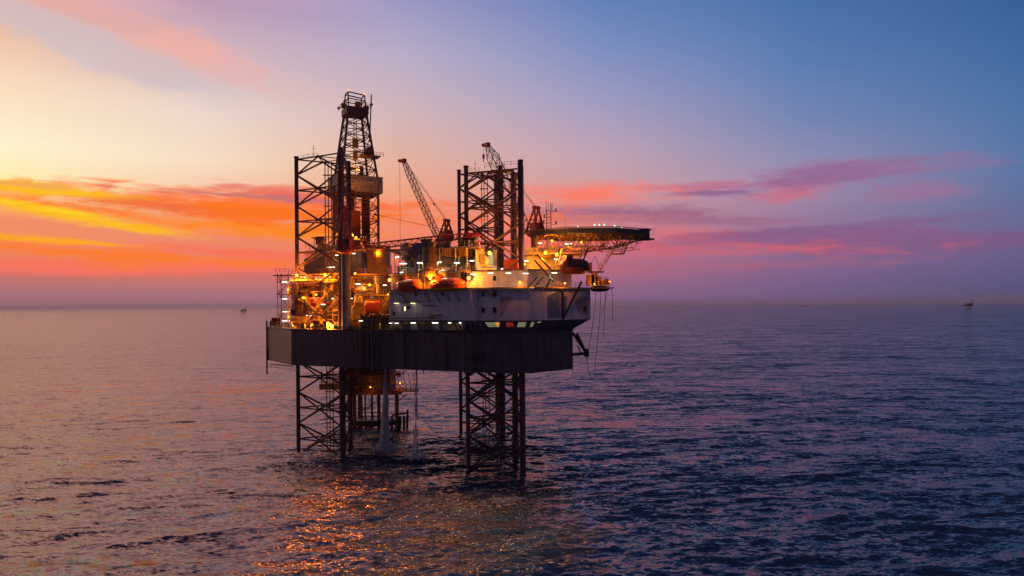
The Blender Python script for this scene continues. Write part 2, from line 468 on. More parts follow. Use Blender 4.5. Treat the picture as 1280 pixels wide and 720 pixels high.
    ad = N.new('ShaderNodeVectorMath'); ad.operation = 'ADD'; L.new(acc_, ad.inputs[0]); L.new(geo.outputs['Normal'], ad.inputs[1])
    nn_ = N.new('ShaderNodeVectorMath'); nn_.operation = 'NORMALIZE'; L.new(ad.outputs[0], nn_.inputs[0]); last = nn_.outputs[0]
    L.new(last, b.inputs['Normal']); L.new(b.outputs[0], out.inputs['Surface'])
    me.materials.append(m)
    o = bpy.data.objects.new('sea', me); COL.objects.link(o); o['kind'] = 'structure'
build_sea()

# ================================================================== THE RIG
ZB, ZD = 19.8, 28.0
HP = [(-61,170),(-50,154.5),(-8,134.5),(3.2,131.5),(12.4,140),(12,168),(6,188),(-8,198),(-18,194),(-56,174)]
rig = thing('jackup_rig', 'large jack-up drilling rig with dark hull on three lattice legs and lit white quarters', 'drilling rig', (-20,160,0))
hull = MB().prism(HP, ZB, ZD).build('hull', 'hull', rig)
def inset(poly, d):
    c = V((sum(p[0] for p in poly)/len(poly), sum(p[1] for p in poly)/len(poly)))
    return [tuple(V(p)+(V(p)-c).normalized()*d) for p in poly]
# deck edge fender, bilge strip, vertical fenders
f = MB()
for a, b in zip(HP, HP[1:]+HP[:1]):
    f.tube((*a, ZD-.15), (*b, ZD-.15), .22, 6)
f.build('deck_edge', 'hull_dark', hull)
nrm = lambda a, b: V((b[1]-a[1], -(b[0]-a[0]))).normalized()
A_, B_ = HP[1], HP[2]
fd = MB()
nn = V(((B_[1]-A_[1]), -(B_[0]-A_[0]))).normalized()
if nn.y > 0: nn = -nn
ang_ = math.atan2(B_[1]-A_[1], B_[0]-A_[0])
for px, w in ((454,.5),(461,.35),(471,.9),(505,.3),(557,.7)):
    q = on_line(px, A_, B_)+nn*.12
    fd.box((q.x, q.y, (ZB+ZD)/2-.3), (w, .24, ZD-ZB-.9-random.random()*1.2), ang_)
fd.build_each('vertical_fender', 'hull_dark', hull)
# rubbish chutes / pipes on the hull side
pp = MB()
for px, r in ((447,.10),(451,.12),(466,.16),(474,.10),(530,.08),(581,.14)):
    q = on_line(px, A_, B_)+nn*.35
    pp.tube((q.x,q.y,ZD+.4), (q.x,q.y,ZB-.2-random.random()), r, 6)
q = on_line(452, A_, B_)+nn*.55
pts = [V((q.x-1.2+.4*math.sin(t_*1.2), q.y, ZD+.6-t_*.55)) for t_ in range(11)]
pts2 = [p + V((.35,-.05,0)) for p in pts]
pp.path(pts, .06); pp.path(pts2, .06)
pp.build_each('overboard_pipe', 'dark', hull)
# the bow face: shallow recess with anchor winch and shelf
B2 = MB()
for px, py, w, h in ((597,449,4.2,.35),(601,444,1.2,1.0),(593,446,.9,1.4)):
    q = on_line(px, HP[2], HP[3]); z = Zat(px, py, q.y)
    B2.box((q.x, q.y-.4, z), (w, .8, h), math.atan2(HP[3][1]-HP[2][1], HP[3][0]-HP[2][0]))
B2.build_each('hull_shelf', 'hull_dark', hull)
seam = MB()
for (a,b) in ((HP[2],HP[3]),(HP[3],HP[4])):
    L_ = (V(b)-V(a)).length; n_ = max(2,int(L_/6))
    d_ = V(((b[1]-a[1]), -(b[0]-a[0]))).normalized()
    for i in range(1, n_):
        q = V(a).lerp(V(b), i/n_)+d_*.03
        seam.box((q.x,q.y,(ZB+ZD)/2), (.05,.07,ZD-ZB-.5), math.atan2(b[1]-a[1], b[0]-a[0]))
seam.build_each('hull_rib', 'hull_dark', hull)
# anchor bracket at the bow corner
ab = MB()
tip = P(733,442,144); 
for (x0,y0) in ((716,416),(721,417)):
    ab.tube(P(x0,y0,141.5), tip, .28, 6)
ab.tube(P(715,443,141), tip, .3, 6); ab.tube(P(733,436,144), P(733,446,144), .45, 8)
ab.tube(P(722,432,142.5), P(727,443,143), .16, 6)
ab.box(tip, (1.0,1.0,1.0))
ab.build('anchor_bracket', 'dark', rig)
# stern-quarter porch (left end)
po = MB()
for px in (336,341,352,361):
    p = P(px, 400, 171); po.tube((p.x, 169.5, ZB-(3.4 if px == 336 else .2)), (p.x, 169.5, ZD+1.6), .2, 6)
po.box(P(345,437,170), (4.2,2.2,.25)); po.box(P(350,437,169), (5.5,.5,.25))
po.box(P(338.5,444,170), (1.4,1.6,2.4)); 
for a,b in (((346,434),(357,414)),((349,434),(360,414)),((343,436),(355,420))): po.tube(P(*a,169.3), P(*b,168.8), .16, 6)
for yy in (412,424): po.tube(P(335,yy,169.5), P(364,yy,168), .1, 5)
po.rail([P(333,411,170.5), P(345,410.5,168.5), P(362,410,164)], 1.2, 1.5)
po.build_each('stern_porch', 'dark', rig)
hs = MB()
for x0 in (339, 343.5):
    pts = []
    for i in range(13):
        a = math.pi*i/12
        pts.append(P(x0+1.7*(1-math.cos(a)), 431+4*math.sin(a), 168.8))
    pts = [P(x0,407,168.8)]+pts+[P(x0+3.4,407,168.8)]
    hs.path(pts, .07, 5)
hs.build_each('hose_loop', 'white_pipe', rig)
# underside catwalk and piping
uc = MB()
uc.path([P(337,455,170), P(350,456,166), P(366,458,156)], .12); uc.path([P(337,458,170), P(352,461,166), P(370,463,156)], .06)
for i in range(14):
    x0 = 338+i*2.4; uc.tube(P(x0,455+.1*i,170-i), P(x0+2.4,459+.2*i,170-i), .04, 4)
uc.build('under_catwalk', 'dark', rig)

# ---- legs
rack_profiles = 0
def make_leg(ch, tops, zk0, label):
    """ch: three plan points of the chords"""
    c = [V((*p, 0)) for p in ch]; cen = (c[0]+c[1]+c[2])/3
    bay = 7.15; z_bot = -6.0
    legroot = None
    nodes = [zk0+bay*k for k in range(-2, 10)]
    ztop = min(tops)
    br = MB()
    for i in range(3):
        a, b = c[i], c[(i+1)%3]
        for zk in nodes:
            zm, zn = zk+bay/2, zk+bay
            if zm > ztop+.5: continue
            mid = (a+b)/2
            if zk > z_bot-4:
                br.tube(V((a.x,a.y,zk)), V((mid.x,mid.y,zm)), .21, 6); br.tube(V((b.x,b.y,zk)), V((mid.x,mid.y,zm)), .21, 6)
            if zn < ztop+1:
                br.tube(V((a.x,a.y,zn)), V((mid.x,mid.y,zm)), .21, 6); br.tube(V((b.x,b.y,zn)), V((mid.x,mid.y,zm)), .21, 6)
            br.tube(V((a.x,a.y,zm)), V((b.x,b.y,zm)), .17, 6)
            m2 = (b+c[(i+2)%3])/2
            br.tube(V((mid.x,mid.y,zm)), V((m2.x,m2.y,zm)), .11, 5)
            br.ball((mid.x,mid.y,zm), .34, n=8, k=4)
    # raw water pipes inside the leg
    for k, off in enumerate(((-1.0,.6),(-.35,.9),(.6,.2))):
        br.tube((cen.x+off[0],cen.y+off[1],-2), (cen.x+off[0],cen.y+off[1],ztop-1.0), .11, 6)
    for zz in nodes:
        if zz < ztop: br.box((cen.x-.3,cen.y+.6,zz), (2.2,.9,.12))
    return c, cen, br, ztop
def chord_mb(c, cen, top):
    m = MB(); m.tube((c.x,c.y,-6), (c.x,c.y,top), .46, 10)
    m.tube((c.x,c.y,top-.05), (c.x,c.y,top+.35), .55, 10)
    # opposed racks with teeth
    d = (c-cen).normalized(); t = V((-d.y, d.x, 0))
    n = int((top+5)/.43)
    for s in (-1, 1):
        base = c+t*s*.52
        m.box((c.x+t.x*s*.42, c.y+t.y*s*.42, (top-6)/2), (.36,.16,top+5.8), math.atan2(t.y,t.x))
        for i in range(n):
            z = -5.5+i*.43
            p = c+t*s*.66
            m.box((p.x,p.y,z), (.22,.16,.24), math.atan2(t.y,t.x))
    return m
LEGS = {
 'near': ([(-9.2,139.7),(1.9,135.2),(.5,146.7)], [61.2,61.4,61.2], 6.4),
 'left': ([(-49.5,157.5),(-37.6,150.8),(-38.9,163.4)], [67.3,67.8,67.4], 6.15),
 'far':  ([(-13.5,177),(-2.7,172),(-4,184)], [67.8,67.8,67.8], 6.2),
}
for key, (ch, tops, zk0) in LEGS.items():
    c, cen, br, ztop = make_leg(ch, tops, zk0, key)
    lab = {'near':'lattice leg under the quarters, nearest to the viewer','left':'lattice leg at the left end beside the derrick','far':'lattice leg behind the nearest one, partly hidden by it'}[key]
    leg = br.build('leg', 'leg', rig, lab)
    for i in range(3):
        chord_mb(c[i], cen, tops[i]).build('chord', 'leg', leg)
    rl = MB(); top = ztop-1.1
    rl.rail([V((c[0].x,c[0].y,ztop-.6)).lerp(V((c[1].x,c[1].y,ztop-.6)), .35 if key=='near' else .05), V((c[0].x,c[0].y,ztop-.6)).lerp(V((c[1].x,c[1].y,ztop-.6)), .95 if key=='near' else .5)], 1.0, 1.4)
    q = V((c[0].x,c[0].y,ztop)).lerp(V((c[1].x,c[1].y,ztop)), .62 if key=='near' else .4)
    rl.tube(q, q+V((0,0,2.3)), .05, 5); rl.tube(q+V((-.5,0,1.5)), q+V((.5,0,1.5)), .04, 4)
    if key == 'near': rl.box((c[0]+c[1])/2+V((1.5,.5,ztop-1.2)), (5.5,1.4,.25), math.atan2(-4.5,11))
    rl.build('leg_top_platform', 'leg', leg)
# jack houses around the legs (stand on the deck, mostly hidden)
for key, hgt in (('left', 6.5),('near', 9.0),('far', 9.0)):
    ch = LEGS[key][0]
    jh = MB()
    for x_, y_ in ch:
        jh.prism([(x_-1.3,y_-1.1),(x_+1.3,y_-1.1),(x_+1.3,y_+1.1),(x_-1.3,y_+1.1)] if key != 'left' else [(x_-.9,y_+.1),(x_+.9,y_+.1),(x_+.9,y_+1.5),(x_-.9,y_+1.5)], ZD, ZD+hgt)
    jh.build_each('jack_house', 'brown', rig)

# ---- accommodation block
W = [(-25.5,142.2),(-8.3,134.0),(3.4,130.9),(16.1,140.0),(16,164),(8,184),(-6,192),(-24,182),(-30.2,168)]
acc = MB().prism(W, 30.0, 36.2).build('accommodation_block', 'white', rig)
def wall_pt(px, out=.0):
    """point on the near walls of the block at column px (plan), pushed outward"""
    for a, b in ((W[0],W[1]),(W[1],W[2]),(W[2],W[3])):
        q = on_line(px, a, b)
        if min(a[0],b[0])-.01 <= q.x <= max(a[0],b[0])+.01:
            d = V((b[1]-a[1], -(b[0]-a[0]))).normalized()
            return q+d*out, math.atan2(b[1]-a[1], b[0]-a[0]), d
    q = V(W[3]); return q, 0, V((1,0))
def wall_box(mb, px, py, w, h, depth=.12, out=.03):
    q, an, d = wall_pt(px, out); z = Zat(px, py, q.y)
    mb.box((q.x, q.y, z), (w, depth, h), an); return q, z
# flared navy bow band below the white wall (right half), with window openings lit from inside
def lerp2(a, b, t): return (a[0]+(b[0]-a[0])*t, a[1]+(b[1]-a[1])*t)
bandT = [V((*lerp2(W[0],W[1],.93),30.0)), V((*W[1],30.0)), V((*W[2],30.0)), V((*W[3],30.0)), V((*W[4],30.0))]
bandB = [V((*lerp2(HP[1],HP[2],.972),ZD)), V((*HP[2],ZD)), V((*HP[3],ZD)), V((*HP[4],ZD)), V((*HP[5],ZD))]
bandB = [b_+V((0,-.05,0)) for b_ in bandB]
nb = MB()
nb.add(bandT+bandB, [(5+i, 6+i, 1+i, i) for i in range(4)])
band = nb.build('bow_band', 'navy', rig)
def band_pt(px, s_):
    """point on band at column px, s_ 0 top..1 bottom"""
    for i in range(3):
        a = bandT[i].lerp(bandB[i], s_); b = bandT[i+1].lerp(bandB[i+1], s_)
        q = on_line(px, (a.x,a.y), (b.x,b.y))
        if a.x-.01 <= q.x <= b.x+.01:
            t_ = (q.x-a.x)/(b.x-a.x); return V((q.x, q.y, a.z+(b.z-a.z)*t_))
    return V(bandT[3])
def band_window(xa, xb, sl, mat, s0=.16, s1=.62):
    m = MB()
    o = V((0,-.06,0))
    q = [band_pt(xa, s0)+o, band_pt(xb, s0)+o, band_pt(xb-sl, s1)+o, band_pt(xa+(-sl if sl>0 else -sl), s1)+o]
    back = V((0,.25,0))
    m.add(q+[p_+back for p_ in q], [(3,2,1,0),(0,1,5,4),(1,2,6,5),(2,3,7,6),(3,0,4,7)])
    return m
for xa, xb, sl, mat in ((606,618,-4,'litgreen'),(618.6,624,-1,'litorange'),(632,641,-1,'litred'),(648,658,2,'litgreen'),(664,668,2,'litgreen'),(672,681,2,'litroom'),(684,689,1,'litroom'),(690,693,2,'litgreen'),(695,699,2,'litgreen'),(705,708,1,'litgreen'),(710,715,2,'litgreen')):
    wnd = band_window(xa, xb, sl, mat).build('window', mat, band)
bl = MB()
for px in (626,645,661,701):
    bl.tube(band_pt(px,.05)+V((0,-.1,0)), band_pt(px-3,.9)+V((0,-.1,0)), .12, 5)
bl.tube(band_pt(672,.75)+V((0,-.15,0)), band_pt(694,.75)+V((0,-.15,0)), .08, 5)
bl.build_each('band_rib', 'hull_dark', band)
# hull-top gallery (left half): lit recess behind slanted struts
g0, g1 = V(W[0]), V(lerp2(W[0],W[1],.93))
gd = (g1-g0).normalized(); gn = V((gd.y,-gd.x))
ga = math.atan2(gd.y, gd.x)
gw = MB()
q0, q1 = g0-gn*1.8, g1-gn*1.8
gw.add([(q0.x,q0.y,ZD),(q1.x,q1.y,ZD),(q1.x,q1.y,30),(q0.x,q0.y,30)], [(0,1,2,3)])
gal = gw.build('gallery_wall', 'yellow', rig)
gs = MB()
for px in (493,500,510,520,531,546,551,566,571,585,593,598):
    q = on_line(px, W[0], W[1]); 
    a = V((q.x,q.y,30.0)); q2 = on_line(px+6, W[0], W[1]); b = V((q2.x,q2.y,ZD+.05))
    gs.tube(a, b, .20, 6)
for px, px2 in ((578,580),(588,588),(597,600)):
    q = on_line(px, W[0], W[1]); q2 = on_line(px2, W[0], W[1]); gs.tube((q.x,q.y,30),(q2.x,q2.y,ZD),.10,5)
gs.tube((g0.x,g0.y,29.9),(g1.x,g1.y,29.9),.16,6); gs.tube((g0.x,g0.y,ZD+.1),(g1.x,g1.y,ZD+.1),.16,6)
gs.rail([V((g0.x,g0.y,ZD))-V((*gn,0))*-.2, V((g1.x,g1.y,ZD))+V((*gn,0))*.2], 1.0, 1.6)
gs.build('gallery_strut', 'navy', gal)
# stacked stores in the gallery
gb = MB()
for px, w, h in ((504,1.2,1.2),(516,1.6,1.4),(528,1.2,1.0),(543,1.8,1.5),(556,1.1,.9),(576,1.0,1.4),(590,1.2,1.2)):
    q = on_line(px, W[0], W[1])-gn*1.0; gb.box((q.x,q.y,ZD+h/2),(w,.9,h),ga)
gb.build_each('gallery_locker', 'grey', gal)
# windows of the block
for px, py, w, h in ((604,367.6,.55,.75),(604,387.5,.6,.8),(618.4,367,.62,1.0),(618.4,387.5,.62,.95),(730.7,385.8,.7,.95),(553,367,.4,.6),(520,368,.4,.6)):
    m = MB(); wall_box(m, px, py, w, h, .10, .04); wi = m.build('window', 'glass', acc)
    m = MB(); q, an, d = wall_pt(px, .05); z = Zat(px, py, q.y)
    for sx in (-1,1): m.box((q.x+math.cos(an)*sx*(w/2+.05), q.y+math.sin(an)*sx*(w/2+.05), z), (.09,.16,h+.2), an)
    for sz in (-1,1): m.box((q.x,q.y,z+sz*(h/2+.05)), (w+.2,.16,.09), an)
    m.build_each('frame', 'grey', wi)
# balcony, small door and ledges on the left half of the wall
bm_ = MB()
def wallbar(mb, x0, y0, x1, y1, r=.07, out=.25):
    a, _, _ = wall_pt(x0,out); b, _, _ = wall_pt(x1,out)
    mb.tube((a.x,a.y,Zat(x0,y0,a.y)), (b.x,b.y,Zat(x1,y1,b.y)), r, 5)
wallbar(bm_, 488,398,545,397.5,.14,.5); wallbar(bm_, 489,377.5,530,377,.08); wallbar(bm_,528,382,545,381.5,.12,.3)
wallbar(bm_, 538,395.5,553,393.5,.2,.5); wallbar(bm_, 495,366,506,370,.08,.3); wallbar(bm_, 506,370,511,379,.08,.3)
a, _, _ = wall_pt(489,.5); b, _, _ = wall_pt(544,.5); z = Zat(500,398,140.5)
bm_.rail([(a.x,a.y,z),(b.x,b.y,z)], .95, 1.3, .03)
wallbar(bm_, 598,362,598,400,.07,.1); wallbar(bm_, 600,361,617,369,.05,.6); wallbar(bm_,602,372,610,363,.05,.6); wallbar(bm_,610,363,616,371,.05,.6)
bm_.build_each('balcony', 'grey', acc)
dm = MB(); wall_box(dm, 504.3, 386, .55, 1.0); dm.build('door', 'dark', acc)
dm = MB(); wall_box(dm, 506.0, 386, .35, .8); dm.build('lit_door_panel', 'tube_w', acc)
dm = MB(); wall_box(dm, 510.5, 384, .9, .7); wall_box(dm, 492.5, 392, .7, .8); dm.build_each('vent', 'dark', acc)
# faded painted marks on the wall (tall angular shapes)
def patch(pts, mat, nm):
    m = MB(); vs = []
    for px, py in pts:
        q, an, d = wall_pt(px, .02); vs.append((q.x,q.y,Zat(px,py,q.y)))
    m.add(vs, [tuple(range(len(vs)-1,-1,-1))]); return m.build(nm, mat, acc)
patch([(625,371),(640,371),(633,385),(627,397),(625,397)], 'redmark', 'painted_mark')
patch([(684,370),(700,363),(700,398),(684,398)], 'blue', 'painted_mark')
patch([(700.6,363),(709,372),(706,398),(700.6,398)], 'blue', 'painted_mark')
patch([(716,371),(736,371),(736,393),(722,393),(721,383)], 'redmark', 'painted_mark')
# deck-edge walkway at 36.2 and its rail
def offs(px, out, z): 
    q, an, d = wall_pt(px, out); return V((q.x,q.y,z))
wk = MB()
for x0, x1 in ((592,640),(645,737)):
    a = offs(x0,.55,36.15); b = offs(x1,.55,36.15)
def strip(mb, xs, o0, o1, z0, z1):
    for x0, x1 in zip(xs[:-1], xs[1:]):
        a, b, c_, d_ = offs(x0,o0,z0), offs(x0+0.0001,o1,z0), offs(x1,o1,z0), offs(x1,o0,z0)
        vs = [a,b,c_,d_]+[q+V((0,0,z1-z0)) for q in (a,b,c_,d_)]
        mb.add(vs, [(0,1,2,3),(7,6,5,4),(0,4,5,1),(1,5,6,2),(2,6,7,3),(3,7,4,0)])
XS = [488,520,560,586.5,589.2,620,655,662.3,690,737.5]
strip(wk, [488,520,560,588.2], -.3, 1.1, 36.22, 36.45); strip(wk, [588.6,620,655,661], -.3, 1.1, 36.22, 36.45); strip(wk, [664,690,737.8], -.3, 1.1, 36.22, 36.45)
wk.box((16.2+1.6,141.5,36.33),(4.4,7.5,.24), .2)
walk = wk.build('walkway', 'yellow', rig)
wr = MB()
wr.rail([offs(588,1.05,36.45), offs(620,1.05,36.45), offs(660.5,1.05,36.45), offs(700,1.05,36.45), offs(737,1.05,36.45), V((20.0,139.5,36.45)), V((20.0,145,36.45))], 1.1, 1.5, .04, 3)
wr.build('handrail', 'yellow', walk)
# second tier (set back)
T2 = []
for px in (590,640,659,672,700,716):
    q, an, d = wall_pt(px, -1.4); T2.append((q.x,q.y))
T2 = [(-9.0,135.9),(3.0,132.9),(12.2,139.4)]
tier2 = MB().prism(T2+[(12,160),(2,175),(-10,170)], 36.2, 39.7).build('second_tier_wall', 'white', acc)
m = MB()
for px,py,w,h in ((618.4,348,.62,.95),):
    q = on_line(px, T2[0], T2[1]); z = Zat(px,py,q.y)
    m.box((q.x,q.y-.05,z),(w,.1,h), math.atan2(T2[1][1]-T2[0][1],T2[1][0]-T2[0][0]))
m.build('window', 'glass', acc)
# roof slab of second tier with edge beam
s2 = MB().prism([(-10.0,134.9),(3.1,131.6),(13.2,138.8),(13,161),(2,176),(-11,171)], 39.7, 39.95).build('second_tier_roof', 'grey', acc)
rr_ = MB(); rr_.rail([(-9.8,135.1,39.95),(3.1,131.8,39.95),(13.0,139,39.95)], 1.05, 1.5, .03); rr_.build('roof_railing', 'grey', s2)
# left part of the second tier, behind the lifeboats
L2 = [(-25.3,144.9),(-10.2,137.6),(-10.2,150),(-24,158)]
MB().prism(L2, 36.2, 39.6).build('second_tier_wall', 'grey', acc)
# third tier: open deck under a roof slab
q3 = [on_line(485,(-25.8,143.6),(-8,136)), on_line(600,(-25.8,143.6),(-8,136)), V((-7.6,150)), V((-25.2,160))]
fl = MB().prism([tuple(q_) for q_ in q3], 39.6, 39.85).build('third_tier_floor', 'grey', acc)
tr = MB(); tr.rail([(q3[0].x,q3[0].y+.1,39.85),(q3[1].x,q3[1].y+.1,39.85)], 1.1, 1.5, .035, 3); tr.build('third_tier_railing', 'cream', fl)
r3 = MB(); r3.prism([tuple(q_) for q_ in q3], 44.5, 44.9)
def t3(px, back=0.0):
    q = on_line(px, (-25.8,143.6),(-8,136)); return V((q.x, q.y+back))
top3 = r3.build('third_tier_roof', 'grey', acc)
rl = MB(); rl.rail([(q3[0].x,q3[0].y+.1,44.9),(q3[1].x,q3[1].y+.1,44.9)], 1.0, 1.6, .03); rl.build('roof_railing', 'cream', top3)
b3 = MB()
a = t3(502,5.5); b = t3(596,4.5)
b3.add([(a.x,a.y,39.85),(b.x,b.y,39.85),(b.x,b.y,44.5),(a.x,a.y,44.5)], [(0,1,2,3)])
b3.build('third_tier_wall', 'cream', acc)
ps = MB()
for px in (488,494,500,524,550,570,584): 
    q = t3(px,.25); ps.tube((q.x,q.y,39.8),(q.x,q.y,44.5), .12, 6)
q = t3(572,1.2); q2 = t3(577,1.2); ps.tube((q.x,q.y,41.6),(q2.x,q2.y,44.3),.1,5)
ps.build_each('third_tier_post', 'cream', acc)
eqm = MB()
for px, w, h, dd, zz in ((503,2.2,1.6,1.5,39.85),(510,1.4,2.6,2.5,39.85),(517,1.8,1.0,1.2,39.85),(516,1.0,.9,2.0,43.2),(506,1.6,.8,2.0,42.6),(522,1.0,2.2,3.0,39.85),(558,2.4,1.0,1.5,39.85),(564,1.6,1.6,2.5,39.85),(580,1.5,1.2,1.2,39.85)):
    q = t3(px, dd); eqm.box((q.x,q.y,zz+h/2),(w,1.2,h),-.4)
eqm.build_each('deck_machinery', 'grey', acc)
# white control room with lit doorway
cr = MB(); q = P(607.5,330,136.6)
cr.box((q.x, 138.8, 42.2), (3.6,3.6,4.2), -.22)
croom = cr.build('control_room', 'cream', acc)
m = MB(); p = P(613.4,330,136.2); m.box((p.x,136.62,42.0),(.95,.1,2.9),-.22); m.build('lit_doorway', 'litroom', croom)
m = MB(); p = P(604,328,136); m.box((p.x-.2,137.0,42.4),(1.1,.1,1.9),-.22); m.build('window', 'grey', croom)
m = MB(); p = P(607,337,136); m.box((p.x,136.75,41.0),(1.6,.14,.4),-.22); m.build('yellow_sign', 'yellow', croom)
cr2 = MB().box((q.x, 138.8, 44.42), (4.2,4.2,.2), -.22).build('roof', 'grey', croom)
# deck-support arms under the lifeboats
da = MB()
for px in (507,536,548,561,573):
    a = offs(px,1.0,36.2); b = offs(px+2,.1,33.6); c_ = offs(px-6,.1,35.6)
    da.tube(a,b,.1,5); da.tube(c_,b,.08,5)
da.build_each('davit_bracket', 'grey', acc)

# ---- cantilever / left module (lit truss end)
can = MB()
C0 = P(369,352,160); C1 = P(420,352,157)
can.box(((C0.x+C1.x)/2, (C0.y+C1.y)/2, C0.z), ((C1-C0).length, 1.0, .8), math.atan2(C1.y-C0.y, C1.x-C0.x))
can.tube(P(371,357,160), P(409,412,155), .3, 6); can.tube(P(418,354,158), P(385,398,158), .3, 6)
can.tube(P(371,400,160), P(418,400,157), .2, 6); can.tube(P(360,352,164), P(360,405,164), .2, 6)
can.tube(P(371,352,160), P(371,410,160), .3, 6); can.tube(P(417,352,157.5), P(417,410,156.5), .3, 6)
cantl = can.build('cantilever_frame', 'yellow', rig)
cb = MB()
for D_ in (163,167,172):
    cb.tube(P(367,357,D_), P(418,404,D_), .2, 6); cb.tube(P(418,357,D_), P(367,404,D_), .2, 6)
    cb.tube(P(367,357,D_), P(420,357,D_), .22, 6); cb.tube(P(367,380,D_), P(420,378,D_), .16, 6); cb.tube(P(367,400,D_), P(420,400,D_), .22, 6)
    for px in (367,392,418): cb.tube(P(px,354,D_), P(px,408,D_), .2, 6)
cb.build_each('cantilever_brace', 'red', rig)
ml = MB()
for py, d0 in ((356,166),(372,166),(388,166)):
    p, q_ = P(366,py,164), P(425,py,164)
    ml.box((p+q_)/2+V((0,3,0)), ((q_-p).length, 9, .18))
ml.build_each('module_floor', 'deckmat', rig)
pipes = MB()
r_ = random.Random(5)
for i in range(95):
    x0 = r_.uniform(364,484); y0 = r_.uniform(350,404); D_ = r_.uniform(158,170)
    if 425 < x0 < 442: D_ = 166
    k = r_.random()
    if k < .45: pipes.tube(P(x0,y0,D_), P(x0,y0+r_.uniform(6,22),D_), r_.uniform(.05,.16), 6)
    elif k < .85: pipes.tube(P(x0,y0,D_), P(min(485,x0+r_.uniform(6,24)),y0,D_), r_.uniform(.05,.16), 6)
    else: pipes.tube(P(x0,y0,D_), P(x0+8,y0,D_+r_.uniform(-3,3)), .12, 6)
pipes.build_each('process_piping', 'brown', rig)
pd = MB()
for i in range(90):
    x0 = r_.uniform(364,484); y0 = r_.uniform(347,403); D_ = r_.uniform(152,158)
    if 425 < x0 < 442: continue
    k = r_.random()
    if k < .5: pd.tube(P(x0,y0,D_), P(x0,y0+r_.uniform(4,16),D_), r_.uniform(.05,.13), 6)
    elif k < .85: pd.tube(P(x0,y0,D_), P(min(484,x0+r_.uniform(4,18)),y0,D_), r_.uniform(.05,.12), 6)
    else: pd.box(P(x0,y0,D_), (r_.uniform(.4,1.3),.6,r_.uniform(.4,1.2)))
pd.build_each('service_pipe', 'dark', rig)
ge = MB()
for i in range(34):
    px = r_.uniform(368,447) if i < 24 else r_.uniform(488,585)
    q = on_line(px, HP[1], HP[2])-nn*r_.uniform(.5,1.1); h = r_.uniform(.4,1.7) if i < 24 else r_.uniform(.3,.8)
    if r_.random() < .6: ge.box((q.x,q.y,ZD+.06+h/2), (r_.uniform(.3,1.5),.5,h), ang_)
    else: ge.tube((q.x,q.y,ZD+.06),(q.x,q.y,ZD+.06+h), r_.uniform(.1,.35), 8)
ge.build_each('deck_edge_gear', 'grey', rig)
valv = MB()
for i in range(70):
    x0 = r_.uniform(362,484); y0 = r_.uniform(348,408); D_ = r_.uniform(158,169)
    if 425 < x0 < 442: continue
    p = P(x0,y0,D_)
    if r_.random() < .5: valv.box(p, (r_.uniform(.3,1.2),.5,r_.uniform(.3,1.1)))
    else: valv.ball(p, r_.uniform(.2,.5), n=8, k=5)
valv.build_each('valve_block', 'gold', rig)
# bulkheads, tanks and process vessels that fill the module
bk = MB()
for x0,x1,y0,y1,D_ in ((366,392,356,378,171),(392,428,352,372,172),(366,384,380,409,171),(388,428,376,409,172),(438,470,346,366,167),(440,488,372,392,163),(438,488,392,410,162),(466,488,338,372,166),(440,462,366,410,165),(428,446,345,410,170)):
    a, b = P(x0,y1,D_), P(x1,y0,D_); bk.box(((a.x+b.x)/2, D_+.4, (a.z+b.z)/2), (b.x-a.x, .8, b.z-a.z))
    n_ = max(2,int((b.x-a.x)/.8))
    for i in range(n_+1): bk.box((a.x+(b.x-a.x)*i/n_, D_-.06, (a.z+b.z)/2), (.12,.14,b.z-a.z))
bk.build('module_bulkhead', 'brown', rig)
vs_ = MB(); r_ = random.Random(21)
for x0,y0,D_,r,h,hz in ((376,373,165,1.1,3.5,1),(398,388,164,1.2,4.0,0),(384,365,166,.9,3.2,1),(410,366,163,1.0,3.5,0),(403,400,160,.8,2.2,0),(412,392,160,.7,3.0,0),(448,375,158,1.0,2.6,0),(457,362,159,1.1,3.4,1),(476,362,156,1.1,2.6,0),(462,346,160,.9,3.4,1),(482,382,153,.8,3.6,0),(443,392,158,.8,3.2,0),(478,399,150,.8,2.0,0),(372,388,165,.8,3.4,0)):
    c = P(x0,y0,D_); pr_ = [(r*.5,-.15),(r*.9,0),(r,.25),(r,h-.25),(r*.9,h),(r*.5,h+.15)]
    if hz: vs_.lathe(c-V((h/2,0,0)), pr_, 14, (1,0,0))
    else: vs_.lathe(c-V((0,0,h/2)), pr_, 14)
vs_.build_each('process_vessel', 'grey', rig, smooth=True)
gr = MB()
for x0,y0,x1,D_ in ((366,364,426,160),(366,378,392,161),(396,383,426,160),(366,394,426,159),(440,362,486,157),(440,380,470,156),(440,352,486,161)):
    a, b = P(x0,y0,D_), P(x1,y0,D_-1); gr.box((a+b)/2, ((b-a).length,1.4,.16)); gr.rail([a+V((0,-.65,.1)), b+V((0,-.65,.1))],1.0,1.2,.035,2)
gr.build_each('grating', 'gold', rig)
# walkways and stairs inside the lit area
yw = MB()
for (x0,x1,y,D_) in ((446,487,369,153),(446,482,343,160),(365,425,350,158),(440,470,356,165)):
    a, b = P(x0,y,D_), P(x1,y,D_-(1.5))
    yw.box((a+b)/2, ((b-a).length,1.2,.3)); yw.rail([a+V((0,-.5,.15)), b+V((0,-.5,.15))], 1.1, 1.2, .04, 2)
yw.stair(P(472,397,150), P(486,373,149), .9, V((.4,1,0)))
yw.stair(P(476,397,152), P(489,376,151), .9, V((.4,1,0)))
yw.build_each('module_walkway', 'yellow', rig)
